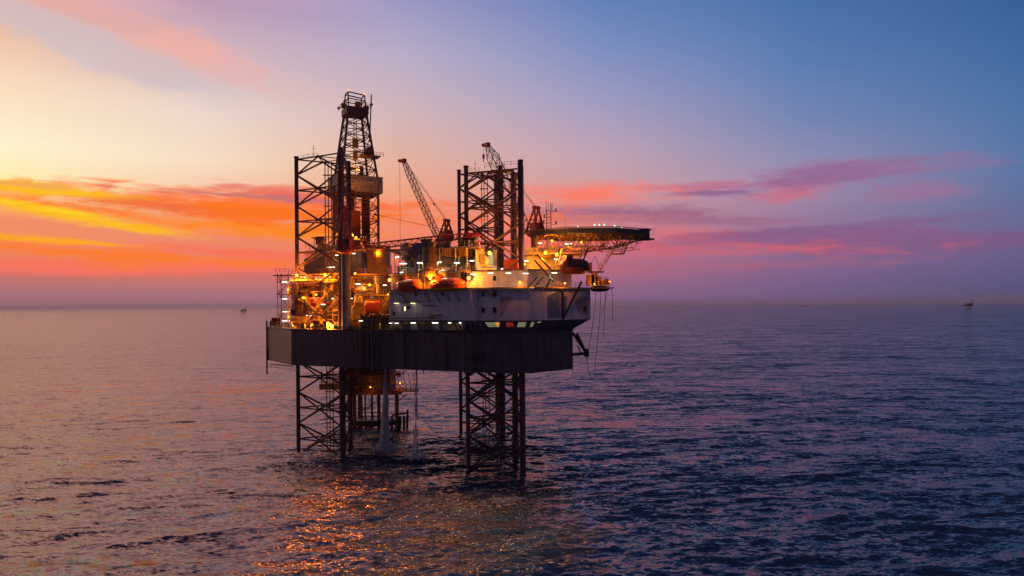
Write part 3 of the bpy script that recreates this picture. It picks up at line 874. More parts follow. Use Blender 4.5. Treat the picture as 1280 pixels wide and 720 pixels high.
# top ledge (left)
tl = MB()
a, b = P(347,342,167), P(426,345,158)
tl.box((a+b)/2, ((b-a).length, 3.0, .25), math.atan2(b.y-a.y,b.x-a.x))
tl.rail([a+V((0,-1.4,.1)), b+V((0,-1.4,.1))], 1.1, 1.4, .04, 2)
tl.tube(P(347,342,167), P(352,356,167), .1, 5)
tl.build('top_ledge', 'brown', rig)
# stair tower (left)
st = MB()
cx = P(356,375,166)
for sx in (-1.3,1.3):
    for sy in (-1.3,1.3): st.tube((cx.x+sx,cx.y+sy,ZD-.2),(cx.x+sx,cx.y+sy,Zat(356,341,166)), .1, 5)
zs = [Zat(356,y,166) for y in (409,398,384,368,353)]
for i, z in enumerate(zs):
    st.box((cx.x,cx.y,z),(3.2,2.8,.14)); st.rail([(cx.x-1.5,cx.y-1.35,z),(cx.x+1.5,cx.y-1.35,z)],1.1,.8,.035)
    if i < len(zs)-1:
        s_ = 1 if i % 2 else -1
        st.stair((cx.x-1.2*s_,cx.y-.8,z),(cx.x+1.2*s_,cx.y-.8,zs[i+1]),.8)
st.build('stair_tower', 'gold', rig)
# deck rail around the hull left of the block
dr = MB(); pa_ = V((*HP[1],ZD)); pb_ = V((*lerp2(HP[1],HP[2],.56),ZD))
dr.rail([V((*HP[0],ZD)), pa_, pb_], 1.15, 1.8, .04); dr.build('deck_railing', 'dark', rig)
# main deck plating, proud of the hull
MB().prism([tuple(V(p).lerp(V((-25,165)), .02)) for p in HP], ZD, ZD+.06).build('main_deck', 'deckmat', rig)

# ---- helideck
HC = V((16.9,151,48.9)); HR = 13.1
oct_ = [(HC.x+HR*math.cos(R(22.5+45*i)), HC.y+.74*HR*math.sin(R(22.5+45*i))) for i in range(8)]
heli = MB().prism(oct_, HC.z-.45, HC.z).build('helideck', 'helidk', rig)
m = MB()
octo = [(HC.x+(HR+1.4)*math.cos(R(22.5+45*i)), HC.y+.76*(HR+1.4)*math.sin(R(22.5+45*i))) for i in range(8)]
for i in range(8):
    a, b = V((*oct_[i],HC.z-.15)), V((*oct_[(i+1)%8],HC.z-.15)); c_, d_ = V((*octo[i],HC.z+.12)), V((*octo[(i+1)%8],HC.z+.12))
    m.tube(c_, d_, .06, 5)
    for k in range(13):
        t_ = k/12; m.tube(a.lerp(b,t_), c_.lerp(d_,t_), .035, 4)
    for t_ in (.25,.5,.75): m.tube(a.lerp(c_,t_), b.lerp(d_,t_), .03, 4)
m.build('perimeter_net', 'helidk', heli)
m = MB()
for i in range(8):
    a, b = V((*oct_[i],HC.z-.6)), V((*oct_[(i+1)%8],HC.z-.6)); c_ = (a+b)/2; m.box((c_.x,c_.y,c_.z),((b-a).length,.25,.9),math.atan2(b.y-a.y,b.x-a.x))
m.build('rim_girder', 'helidk', heli)
m = MB()
zt, zb = HC.z-.9, HC.z-3.7
u = V((.93,.36,0)); w_ = V((-.36,.93,0))
for k in range(-2, 3):
    off = w_*k*3.4
    half = math.sqrt(max(0, (HR-.8)**2-(k*4.6)**2))
    a, b = V((HC.x,HC.y,0))+off-u*half, V((HC.x,HC.y,0))+off+u*half
    n = max(4, int((b-a).length/1.9))
    for i in range(n):
        p0, p1 = a.lerp(b,i/n), a.lerp(b,(i+1)/n)
        T0, T1 = p0+V((0,0,zt)), p1+V((0,0,zt)); 
        def bot(q_, e): 
            f_ = max(0, (e-.72)/.28); return q_+V((0,0,zb+(zt-zb)*f_*.75))
        B0, B1 = bot(p0,i/n), bot(p1,(i+1)/n)
        m.tube(B0,B1,.11,5); m.tube(T0,T1,.09,5)
        if i % 2: m.tube(T0,B1,.07,4)
        else: m.tube(B0,T1,.07,4)
        if i % 2 == 0: m.tube(T0,B0,.06,4)
for k in range(-3,4):
    off = u*k*3.6; half = math.sqrt((HR-.8)**2-(k*3.6)**2)
    half *= .72; a, b = V((HC.x,HC.y,0))+off-w_*half, V((HC.x,HC.y,0))+off+w_*half
    n = int((b-a).length/2.4)
    for i in range(n):
        p0, p1 = a.lerp(b,i/n), a.lerp(b,(i+1)/n)
        m.tube(p0+V((0,0,zb)),p1+V((0,0,zb)),.08,4); m.tube(p0+V((0,0,zb if i%2 else zt)),p1+V((0,0,zt if i%2 else zb)),.06,4)
m.build('support_truss', 'gold', heli)
hn = MB()
for a, b, r in ((P(735,311,140),P(722,342,139),.2), (P(690,345,133.5),P(662,402,132.9),.2),(P(668,325,134),P(692,352,133),.16),
             (P(727,352,136.5),P(705,396,136),.22),(P(704,360,134.5),P(704,400,135),.2),(P(700,309,140),P(690,345,137),.18),
             (P(672,346,133),P(655,364,132.5),.12),(P(679,346,133),P(663,364,132.5),.12),(P(652,320,137),P(700,318,140),.14),(P(672,318,138),P(693,342,136),.25),
             (P(650,312,146),P(650,345,146),.25),(P(712,312,150),P(712,345,150),.22),(P(690,312,152),P(690,345,152),.22)):
    hn.tube(a,b,r,6)
hn.build_each('helideck_strut', 'dark', heli)
# platforms with the cabin under the helideck
pf = MB()
pf.box((9.5,143,Zat(700,318,143)),(11,7,.25)); pf.rail([(5.2,139.6,Zat(700,318,143)),(14.8,139.6,Zat(700,318,143))],1.1,1.3,.04,2)
pf.box((9.5,141,39.95+3.0),(10,.3,.3)); pf.build('under_platform', 'yellow', heli)
m = MB(); a = P(673,330,143); m.box((a.x+1,146,42.6),(7,5,5.0)); m.build('equipment_cabin', 'cream', acc)
# access stair and drop platform on the right of the helideck
es = MB()
es.stair(P(748,341,147), P(766,314,150), 1.0, V((-.2,1,0)))
pb0 = P(763,317,150); pb1 = P(780,318,150)
es.box((pb0+pb1)/2, ((pb1-pb0).length,1.6,.2)); es.rail([pb0+V((0,-.7,0)),pb1+V((0,-.7,0))],1.2,1.0,.05,2)
es.stair(P(779,317,150), P(786,303,151), 1.0, V((-.2,1,0)))
for a, b in ((766,306),(771,303),(776,303)): es.tube(P(a,317,150), P(b+465 if False else a+4,303,151), .05, 4)
es.build_each('access_stair', 'yellow', heli)
m = MB(); m.box(P(745,340,147),(3.4,1.8,.25)); m.box(P(737,334,146),(.9,.9,1.8)); m.path([P(733,341,146),P(744,320,147),P(752,341,147)],.05); m.build_each('landing', 'brown', heli)
m = MB(); m.box(P(805,293,157),(1.8,2.0,2.6),.35); m.box(P(800,299,156),(6.0,2.6,.35),.35); m.rail([P(790,301,155),P(812,298,157)],1.0,1.2,.05)
m.tube(P(786,303,154),P(812,299,157),.14,5); m.tube(P(795,302,155),P(797,305,155),.1,5); m.tube(P(797,305,155),P(803,302,156),.07,4); m.tube(P(814,294,158),P(818,292,158),.04,4); m.tube(P(818,292,158),P(818,285,158),.04,4)
m.build('monitor_platform', 'dark', heli)
for px, py, D_ in ((747,283.5,138),(753,283.5,138),(741,284,138.2),(720,285,141),(766,284,140),(775,285,143),(790,287,150)):
    MB().ball(V((P(px,0,D_).x, D_, HC.z+.2)), .12, n=8, k=5).build('landing_light', 'green', heli)
# clutter on the right lower deck
rc = MB()
for px, py, w, h in ((738,350,1.6,2.2),(743,349,1.2,2.6),(748,351,1.2,1.8),(752,354,1.0,1.0),(758,352,.8,1.2)):
    rc.box(P(px,py,142),(w,1.0,h))
rc.rail([P(733,357,143),P(762,358,144)],1.2,1.0,.05); rc.path([P(748,345,142),P(754,348,142),P(760,346,142)],.06)
rc.build_each('bow_deck_gear', 'gold', rig)
ro = MB()
for x0,y0,x1,y1 in ((745,365,735,452),(751,363,744,470),(758,363,753,395),(764,360,767,402),(756,362,755,420)):
    pts = [P(x0+(x1-x0)*i/10+.9*math.sin(i*.5), y0+(y1-y0)*i/10, 143.5) for i in range(11)]
    ro.path(pts, .05, 4)
ro.build_each('hanging_rope', 'cable', rig)
m = MB(); m.path([P(733,443,144),P(734,452,144),P(735,463,144),P(738,471,144)], .05,4); m.path([P(716,470,141),P(716,440,141)],.04,4); m.build_each('anchor_line', 'cable', rig)

# ================================================================== DERRICK (own thing: skids on the cantilever)
th = R(27)
ux, uy = V((math.cos(th), math.sin(th), 0)), V((-math.sin(th), math.cos(th), 0))
DC = V((-41.0,180,0))
zd0 = 41.5
der = thing('derrick', 'tall lattice drilling derrick with grey wind-wall box, tallest on the rig', 'derrick', (DC.x,DC.y,zd0))
def dcor(h, off=(0,0)): return [DC+ux*h*a+uy*h*b for a,b in ((-1,-1),(1,-1),(1,1),(-1,1))]
zs_ = [zd0, 44.7, 48, 51.5, 55, 58.5, 62, 65.5, 68.5, 71.5, 74.5, 77.5, 80.5, 83.2]
def hw(z): return 4.7 if z <= 65.5 else 4.7-(z-65.5)/(83.2-65.5)*2.25
dm_ = MB()
for i in range(len(zs_)-1):
    a, b = dcor(hw(zs_[i])), dcor(hw(zs_[i+1]))
    for k in range(4):
        j = (k+1)%4
        A0, A1 = a[k]+V((0,0,zs_[i])), b[k]+V((0,0,zs_[i+1])); B0, B1 = a[j]+V((0,0,zs_[i])), b[j]+V((0,0,zs_[i+1]))
        dm_.tube(A0,A1,.30 if zs_[i]>60 else .34,6)
        dm_.tube(A1,B1,.13,5)
        dm_.tube(A0,B1,.11,5); dm_.tube(B0,A1,.11,5)
dm_.build('mast_frame', 'derrick', der)
m = MB(); c3 = dcor(2.9); m.prism([(p.x,p.y) for p in c3], 83.2, 84.9); 
m.build('crown_platform', 'derrick', der)
m = MB(); c4 = dcor(3.5); z = 84.9
m.rail([V((p.x,p.y,z)) for p in c4]+[V((c4[0].x,c4[0].y,z))],1.1,1.4,.05)
for k in range(4): 
    m.ball(V((c4[k].x,c4[k].y,z+.8)), .38, n=8, k=6); m.box(V((c3[k].x,c3[k].y,z+.6)).lerp(V((c3[(k+1)%4].x,c3[(k+1)%4].y,z+.6)),.5),(1.3,1.0,1.2),th)
m.build('crown_block', 'gold', der)
m = MB(); g0_ = dcor(2.2); g1_ = [DC+ux*2.15*a+uy*1.5*b for a,b in ((-1,-1),(1,-1),(1,1),(-1,1))]
zt_ = 88.5; zl_ = 88.9
tops_ = [g1_[0]+V((0,0,zl_)), g1_[1]+V((0,0,zt_)), g1_[2]+V((0,0,zt_)), g1_[3]+V((0,0,zl_))]
bots_ = [p+V((0,0,84.9)) for p in dcor(2.3)]
for k in range(4):
    m.tube(bots_[k], tops_[k], .17, 6); m.tube(tops_[k], tops_[(k+1)%4], .17, 6)
    m.tube(bots_[k].lerp(tops_[k],.55), bots_[(k+1)%4].lerp(tops_[(k+1)%4],.55), .15, 6)
a = dcor(3.0)[1]+V((0,0,76)); m.tube(a, a+V((0.6,0,12.4)), .16, 6); m.tube(a+V((.55,0,10)), tops_[1]-V((0,0,3)), .06, 4)
m.build('crown_gantry', 'derrick', der)
for k in (0,1): MB().ball(tops_[k]+V((0,0,.35)), .28, n=8, k=6).build('obstruction_light', 'redlens', der)
# wind wall box
m = MB(); hwx = 6.1
zb0, zb1 = Zat(445,241,178), Zat(445,222,178)
for k, (s0, s1) in enumerate((((-1,-1),(1,-1)),((1,-1),(1,1)),((1,1),(-1,1)),((-1,1),(-1,-1)))):
    hh_ = (5.75, 4.9)
    a = DC+ux*s0[0]*hh_[0]+uy*s0[1]*hh_[1]; b = DC+ux*s1[0]*hh_[0]+uy*s1[1]*hh_[1]
    c_ = (a+b)/2; L_ = (b-a).length; an = math.atan2(b.y-a.y, b.x-a.x)
    m.box((c_.x,c_.y,(zb0+zb1)/2),(L_,.18,zb1-zb0),an)
    nn_ = max(3,int(L_/1.1))
    for i in range(nn_+1):
        p = a.lerp(b,i/nn_); m.box((p.x,p.y,(zb0+zb1)/2),(.1,.32,zb1-zb0+.1),an)
    m.box((c_.x,c_.y,zb1),(L_+.3,.4,.18),an); m.box((c_.x,c_.y,zb0),(L_+.3,.4,.22),an)
ww = m.build('wind_wall', 'board', der)
def text_mesh(txt, size, mat, parent, centre, rz, name='lettering'):
    cu = bpy.data.curves.new(name,'FONT'); cu.body = txt; cu.size = size; cu.extrude = .03; cu.align_x = 'CENTER'; cu.align_y = 'CENTER'
    cu.offset = .03
    tmp = bpy.data.objects.new('tmp', cu); COL.objects.link(tmp)
    dg = bpy.context.evaluated_depsgraph_get(); me = bpy.data.meshes.new_from_object(tmp.evaluated_get(dg)); 
    bpy.data.objects.remove(tmp)
    mt = Matrix.Translation(V(centre)-root_loc(parent)) @ Matrix.Rotation(rz,4,'Z') @ Matrix.Rotation(math.pi/2,4,'X')
    me.transform(mt); me.materials.clear(); me.materials.append(M[mat])
    o = bpy.data.objects.new(name, me); COL.objects.link(o); o.parent = parent; return o
c_ = DC-uy*5.14
text_mesh('GB SIAMU', 1.6, 'letters', ww, (c_.x+.75,c_.y+.38,(zb0+zb1)/2+.2), th)
# racked drill pipe, travelling block, top drive, derrick-man platform
m = MB()
for gx, gy, n_ in ((-1.9,-1.5,5),(1.6,-1.2,7)):
    for i in range(n_):
        for j in range(4):
            p = DC+ux*(gx+i*.28)+uy*(gy+j*.35); m.tube((p.x,p.y,zd0+.2),(p.x,p.y,66.5),.12,5)
m.build_each('racked_drill_pipe', 'brownred', der)
m = MB(); m.box((DC.x,DC.y,76),(1.4,1.0,2.4),th); m.box((DC.x,DC.y,72.8),(1.1,.9,2.4),th)
for s in (-.35,.35):
    for e in (-.2,.2): m.tube((DC.x+s,DC.y+e,77),(DC.x+s,DC.y+e,83.3),.05,4)
m.tube((DC.x,DC.y,50),(DC.x,DC.y,72),.12,6)
m.build('travelling_block', 'yellow', der)
m = MB(); p = DC+ux*3.2-uy*2
m.box((p.x,p.y,72.3),(5.2,3.6,.25),th); m.rail([(p.x-2.4,p.y-1.8,72.4),(p.x+3.6,p.y+.6,72.4)],1.1,.9,.05); m.ball((p.x,p.y,73.6),1.2,n=10,k=6); 
m.box((DC.x-1.5,DC.y-1,69.2),(4.0,2.6,.3),th); m.box((DC.x+2.2,DC.y-3,68.0),(1.0,.9,2.4),th)
m.build('derrickman_platform', 'gold', der)
m = MB(); m.box((DC.x,DC.y,zd0-.4),(11,11,.8),th); m.box((DC.x-1,DC.y-4,zd0-3),(9,1.4,4.5),th); m.rail([DC+ux*-5.4-uy*5.4+V((0,0,zd0)), DC+ux*5.4-uy*5.4+V((0,0,zd0))],1.2,1.2,.05)
m.build('drill_floor', 'brown', der)
m = MB()
p = DC-uy*4.8-ux*1.3; m.box((p.x,p.y,50),(2.4,.6,15),th); m.tube(P(452,297,172),P(462,345,168),.35,6); m.tube(P(459,300,172),P(471,340,168),.25,6)
m.build('pipe_chute', 'brownred', der)
m = MB()
a, b = P(440,300,171), P(480,306,169)
m.box(P(446,300,171),(5,3,.25)); m.rail([P(437,300,170),P(458,302,169)],1.1,1,.05); m.box(P(420,262,176),(1.1,1.1,12))
m.build('stand_platform', 'derrick', der)

# ================================================================== CRANES
def crane(name_lab, base, zplat, foot, tip, pw=.75, hook_len=8, aframe_h=7.5, mats=('grey','red','leg'), boom_w=(1.0,.75), heading=None, rest=False, aoff=2.2, hh=None, bays=22, house=2.4):
    base, foot, tip = V(base), V(foot), V(tip)
    t_ = thing('pedestal_crane', name_lab, 'crane', base, 'pedestal cranes on the jack-up rig')
    ped = MB().tube(base, V((base.x,base.y,zplat)), pw, 16).build('pedestal', mats[0], t_, smooth=True)
    d = tip-foot; dh = V((d.x,d.y,0)).normalized(); sd = V((-dh.y,dh.x,0)); an = math.atan2(dh.y,dh.x)
    m = MB(); m.lathe((base.x,base.y,zplat-.9),[(pw,0),(pw*2.0,.5),(pw*2.0,.9)],16); m.box((base.x,base.y,zplat+.15),(5 if pw>.95 else 3.2,3.4,.3),an)
    m.rail([V((base.x,base.y,zplat+.3))+dh*3-sd*2.1, V((base.x,base.y,zplat+.3))-dh*3-sd*2.1],1.1,1.2,.04)
    m.build('slew_platform', mats[2], t_)
    m = MB(); c_ = V((base.x,base.y,0))-dh*.6; m.box((c_.x,c_.y,zplat+.3+house/2),(1.5*pw+.9,2.0,house),an); m.build('machinery_house', mats[1], t_)
    m = MB(); c2 = V((base.x,base.y,0))+dh*1.8-sd*1.6; m.box((c2.x,c2.y,zplat+1.4),(1.4,1.2,2.0),an); cab = m.build('cab', mats[1], t_)
    m = MB(); c5 = c2-sd*.62; m.box((c5.x,c5.y,zplat+1.7),(1.0,.06,.9),an); m.build('cab_window', 'glass', cab)
    top = V((base.x,base.y,zplat+aframe_h))-dh*aoff*.3
    m = MB()
    for s in (-1,1):
        f0 = V((base.x,base.y,zplat+.3))+dh*aoff+sd*s*1.1; f1 = V((base.x,base.y,zplat+.3))-dh*aoff+sd*s*1.1; tp = top+sd*s*.5
        m.tube(f0,tp,.26,6,.20); m.tube(f1,tp,.3,6,.22); m.tube(f0.lerp(tp,.5),f1.lerp(tp,.5),.13,5); m.tube(f0.lerp(tp,.72),f1.lerp(tp,.72),.13,5)
        m.tube(f0.lerp(tp,.05),f1.lerp(tp,.5),.12,5)
    m.tube(top-sd*.9, top+sd*.9, .4, 8); m.box(top, (.7,1.2,.7), an)
    m.build('a_frame', mats[1], t_)
    m = MB(); k1, k2 = foot.lerp(tip,.12), foot.lerp(tip,.86)
    lattice(m, foot, k1, .35, boom_w[0]/2*1.0, 3, .09, .05); lattice(m, k1, k2, boom_w[0]/2, boom_w[0]/2, bays, .09, .05); lattice(m, k2, tip, boom_w[0]/2, .3, 4, .09, .05)
    boom = m.build('boom', mats[2] if not rest else mats[1], t_)
    bd = (tip-foot).normalized()
    m = MB(); tipx = tip+dh*1.5+bd*.3; m.tube(tip-bd*.3, tipx, .24, 6); m.box(tip, (1.3,.9,.9), an, 0, 0); m.tube(tipx-sd*.3,tipx+sd*.3,.4,10)
    m.build('boom_head', mats[1], boom)
    m = MB(); mid = tip.lerp(top,.72)
    for s in (-.35,.35):
        m.tube(tip+sd*s, mid+sd*s*.6, .045, 4); m.tube(mid+sd*s*.6, top+sd*s*.7, .045, 4)
    m.tube(mid-bd*.1+sd*.3, mid.lerp(top,.12)+sd*.3, .2, 6)
    m.build('pendant_cable', 'cable', t_)
    m = MB(); m.tube(tipx, tipx-V((0,0,hook_len)), .04, 4); m.build('hoist_cable', 'cable', t_)
    m = MB(); hk = tipx-V((0,0,hook_len)); m.box(hk-V((0,0,.5)),(.5,.35,1.0),an); m.tube(hk-V((0,0,1.0)),hk-V((0,0,1.7)),.12,6); m.tube(hk-V((0,0,1.7)),hk+V((.3,0,-1.95)),.09,5)
    m.build('hook_block', mats[1], t_)
    return t_
# crane A: near side, boom laid down to the right over the quarters
bA = P(433,410,148.2); zA = Zat(433,313,148.2)
crane('pedestal crane on the near deck edge at left, boom laid level over the quarters', (bA.x,bA.y,ZD), zA,
      P(445,310,147.3), P(588,294,137.2), pw=.98, hook_len=1.2, aframe_h=9.3, mats=('grey','red','red'), boom_w=(1.15,1), rest=True, aoff=1.4, bays=26, house=2.0)
# crane B: behind the quarters, tall boom to upper left
bB = P(557,312,163)
crane('crane behind the quarters, thin boom raised high to the left', (bB.x,bB.y,39.7), Zat(557,300,163),
      P(550,303,162), P(504.5,201,172), pw=.8, hook_len=26, aframe_h=4.6, mats=('brown','red','leg'), boom_w=(1.15,.9), aoff=1.6, house=1.8)
# crane C: right of the near leg, boom raised behind it
bC = P(669,345,149.5)
crane('pedestal crane beside the helideck, short thick boom raised behind the nearest leg', (bC.x,bC.y,39.9), Zat(669,292,149.5),
      P(658,292,150.5), P(609,181,163), pw=.9, hook_len=2.2, aframe_h=5.6, mats=('brown','red','brownred'), boom_w=(2.0,1.6), aoff=1.9, bays=14, house=2.0)

# ================================================================== LIFEBOATS
def lifeboat(label, c, L_, ang, hullm='orange', topm='orange', group='enclosed lifeboats hung on the quarters', sz=1.0):
    c = V(c); t_ = thing('lifeboat', label, 'lifeboat', c, group)
    d = V((math.cos(ang), math.sin(ang), 0)); s_ = V((-d.y, d.x, 0))
    def body(prof_fn, n=22, k=12, half=None):
        vs, fs = [], []
        for i in range(n+1):
            t = i/n; x = (t-.5)*L_
            e = max(.02, (1-abs(2*t-1)**3.0))
            for j in range(k):
                a = 2*math.pi*j/k; yy, zz = prof_fn(a, e, t)
                vs.append(c+d*x*(1 if abs(2*t-1) < .99 else 1)+s_*yy*sz+V((0,0,zz*sz)))
        for i in range(n):
            for j in range(k): fs.append((i*k+j, i*k+(j+1)%k, (i+1)*k+(j+1)%k, (i+1)*k+j))
        fs += [tuple(reversed(range(k))), tuple(range(n*k,(n+1)*k))]
        return MB().add(vs, fs)
    hm = body(lambda a,e,t: (math.cos(a)*1.45*e**.6, (math.sin(a)*(1.25 if math.sin(a)<0 else .25))*e**.35))
    hm.build('boat_hull', hullm, t_, smooth=True)
    cm = body(lambda a,e,t: (math.cos(a)*1.32*e**.6, .2+max(0,math.sin(a))*1.35*e**.45))
    cm.build('canopy', topm, t_, smooth=True)
    m = MB(); q = c+V((0,0,1.6*sz))-d*L_*.22; m.box(q,(1.3*sz,1.3*sz,.8*sz),ang); m.build('helm_tower', topm, t_)
    m = MB()
    for i in range(4):
        q = c+d*(-L_*.28+i*L_*.17)-s_*1.2*sz+V((0,0,.62*sz)); m.box(q,(.5,.12,.28),ang)
    m.build_each('side_window', 'glass', t_)
    m = MB(); m.tube(c-d*L_*.46-V((0,0,.0)), c-d*L_*.5+V((0,0,.2)), .08, 5); 
    m.path([c+d*L_*(-.5+i/12)*.94-s_*1.42*sz*(1-abs(2*i/12-1)**3)**.6+V((0,0,.15)) for i in range(13)], .08, 5); m.build('fender_rope', 'rubber', t_)
    m = MB()
    for e in (-.34,.34):
        q = c+d*L_*e; m.tube(q+V((0,0,1.2*sz)), q+V((0,0,3.1*sz)), .06, 4)
        m.path([q+V((0,0,3.1*sz)), q+V((0,0,3.4*sz))+s_*1.2, q+V((0,0,1.5))+s_*2.3, q+s_*2.4-V((0,0,1.0))], .17, 6)
    m.build_each('davit', 'grey', t_)
    return t_
wa = math.atan2(W[1][1]-W[0][1], W[1][0]-W[0][0])
p = P(512,358,139.6); lifeboat('orange enclosed lifeboat hung on the wall at the left end of the quarters', p, 6.1, wa, sz=1.0)
p = P(559,357,136.6); lifeboat('longer orange enclosed lifeboat hung right of the other one, by the bright sodium lamp', p, 8.2, wa, sz=1.05)
p = P(718,334,137.5); lifeboat('dark red lifeboat hung under the helideck at the right', p, 6.6, .35, 'brownred', 'brownred', 'enclosed lifeboats hung on the quarters', 1.15)
# inflatable rescue boat hung at the bow
c = P(750,361,143.2)
t_ = thing('rescue_boat', 'small black inflatable rescue boat slung under the right end of the walkway', 'rescue boat', c)
m = MB(); m.lathe(c-V((2.0,0,0)),[(.05,0),(.45,.15),(.62,.8),(.66,1.8),(.6,3.0),(.4,3.7),(.1,4.0)],12,(1,0,0)); m.build('inflatable_hull','rubber',t_,smooth=True)
m = MB(); m.box(c+V((-.8,0,.7)),(.7,.6,.8)); m.build('console','rubber',t_)
m = MB()
for e in (-1.3,1.3): m.tube(c+V((e,0,.4)), c+V((e*.3,0,1.4)), .04, 4)
m.build_each('sling','cable',t_)

# ================================================================== DECK THINGS
def single(name, label, cat, loc, parts, group=None):
    t_ = thing(name, label, cat, loc, group)
    for nm, mb_, mat in parts: mb_.build(nm, mat, t_)
    return t_
def radome(label, c, r, mat, group='satellite domes on the quarters roof', post=True):
    c = V(c); t_ = thing('satellite_dome', label, 'satellite dome', c-V((0,0,r+1)), group)
    MB().ball(c, r, n=24, k=16).build('dome', mat, t_, smooth=True)
    m = MB(); m.tube(c-V((0,0,r*1.0+1.1)), c-V((0,0,r*.8)), r*.35, 10)
    for k in range(3): m.tube(c+V((r*.6*math.cos(k*2.1),r*.6*math.sin(k*2.1),-r*.75)), c+V((r*.8*math.cos(k*2.1),r*.8*math.sin(k*2.1),-r-1.1)), .06, 4)
    m.build('stand', 'grey', t_)
radome('pale grey satellite dome on the roof, left one of the close pair', P(507.5,312,143.5), 1.25, 'radome')
radome('dark blue satellite dome on the roof, right one of the close pair', P(521.5,311,142.3), 1.30, 'domeblue')
radome('blue-grey egg-shaped dome on a tall post left of the nearest leg', P(592.3,296.5,139), .85, 'domeblue')
m = MB(); c = P(592.3,302,139)
# exhaust / tank column
def cyl_tank(label, px, py, D_, r, h, mat, name='storage_tank', cat='tank', horizontal=False, n=20, group=None):
    c = P(px,py,D_); t_ = thing(name, label, cat, c-V((0,0,h/2)), group)
    if horizontal:
        MB().lathe(c-V((h/2,0,0)),[(r*.35,-.25),(r*.8,-.08),(r,.1),(r,h-.1),(r*.8,h+.08),(r*.35,h+.25)],n,(1,.05,0)).build('shell',mat,t_,smooth=True)
        m = MB()
        for e in (-.3,.3): m.box(c+V((h*e,0,-r*.9)),(.3,r*1.6,r*.7))
        m.build_each('saddle','dark',t_)
    else:
        MB().lathe(c-V((0,0,h/2)),[(r,0),(r,h-.2),(r*.92,h)],n).build('shell',mat,t_,smooth=True)
        m = MB()
        for zz in (.2,.5,.8): m.lathe(c+V((0,0,-h/2+h*zz)),[(r+.05,0),(r+.05,.12)],n)
        m.build_each('band','dark',t_)
        m = MB(); q = c+V((0,-r-.2,-h/2))
        for e in (-.2,.2): m.tube(q+V((e,0,0)),q+V((e,0,h)),.035,4)
        for i in range(int(h/.5)): m.tube(q+V((-.2,0,i*.5)),q+V((.2,0,i*.5)),.03,4)
        m.build('ladder','dark',t_)
    return t_
cyl_tank('brown vertical silo between the lit deck bays, right above the bright sodium lamp', 538,328,139.6,1.65,6.0,'brown','silo','silo')
cyl_tank('orange-lit horizontal tank on the main deck below the yellow walkway', 467,384,154,1.5,3.4,'orange',horizontal=True)
cyl_tank('dull yellow horizontal tank at the hull edge below the cantilever cross-brace', 374,400,157,.95,3.4,'gold',horizontal=True)
cyl_tank('rounded pale tank standing behind the orange lamp left of the lifeboats', 473,352,158,1.0,2.6,'cream')
cyl_tank('round grey tank behind the yellow walkway near the pedestal', 446,353,160,1.4,2.4,'gold')
def skid_box(label, px, py, D_, size, mat, name='container', cat='container', rz=0.0, group=None, ribs=True, doors=True):
    c = P(px,py,D_); t_ = thing(name, label, cat, c-V((0,0,size[2]/2)), group)
    MB().box(c,size,rz).build('body',mat,t_)
    m = MB(); u_ = V((math.cos(rz),math.sin(rz),0)); w2 = V((-u_.y,u_.x,0))
    n_ = max(3,int(size[0]/.45))
    for i in range(n_+1):
        q = c+u_*(i/n_-.5)*size[0]-w2*(size[1]/2+.03); m.box(q,(.10,.08,size[2]*.92),rz)
    for sz_ in (-1,1): m.box(c-w2*(size[1]/2+.03)+V((0,0,sz_*size[2]/2*.97)),(size[0],.12,.14),rz)
    m.build_each('rib',mat,t_); return t_
skid_box('red container standing on the upper deck between the chords of the nearest leg', 639.5,331.5,140.5,(2.7,3,2.1),'redbox',rz=-.1)
skid_box('small orange-brown locker on the deck edge left of the white control room', 585,333,138.5,(1.0,1,1.6),'brown','locker','locker')
skid_box('bright yellow tall cabinet just left of the crane pedestal, upper one', 422.5,359,155,(1.8,1.6,2.6),'yellow','cabinet','cabinet')
skid_box('yellow lit cabinet left of the crane pedestal, middle one', 421.5,371,154.5,(2.2,1.6,1.5),'yellow','cabinet','cabinet')
skid_box('yellow lit cabinet left of the crane pedestal, lowest one', 422,383,154.5,(2.2,1.6,2.0),'yellow','cabinet','cabinet')
skid_box('yellow-orange tall tank box right of the crane pedestal above the pipe rack', 450,387,151.5,(1.7,1.6,2.9),'yellow','tank_box','tank')
skid_box('small red cabin on the stern porch at the left end', 345,402,168.5,(1.5,1.5,1.9),'redbox','cabin','cabin')
skid_box('brown module with railings between the derrick foot and the satellite domes', 474,324,160,(4.4,5,6.0),'brown','deck_module','module')
skid_box('orange generator housing on top of the brown module, left of the lifeboats', 482,336,152,(2.4,2,1.7),'gold','generator','generator')
skid_box('dark green-brown machinery box on the roof behind the domes', 570,316,139.5,(5.2,3,1.5),'gold','machinery_box','machinery')
skid_box('grey flat machinery box on the roof under the laid-down boom', 545,311,143,(6.0,3,2.0),'grey','machinery_box','machinery')
for k,(px,lab) in enumerate(((509,'yellow striped drum crate on the roof edge in front of the pale dome'),(541,'yellow striped drum crate on the roof edge right of the dark dome'))):
    c = P(px,320.5,140.2-k*1.5); t_ = thing('drum_crate', lab, 'crate', (c.x,c.y,44.9), 'yellow crates on the roof edge')
    MB().box((c.x,c.y,45.4),(1.0,.8,.9),-.4).build('crate_body','brown',t_)
    m = MB()
    for zz in (45.1,45.5,45.85): m.box((c.x,c.y-.02,zz),(1.08,.9,.14),-.4)
    m.build_each('band','yellow',t_)
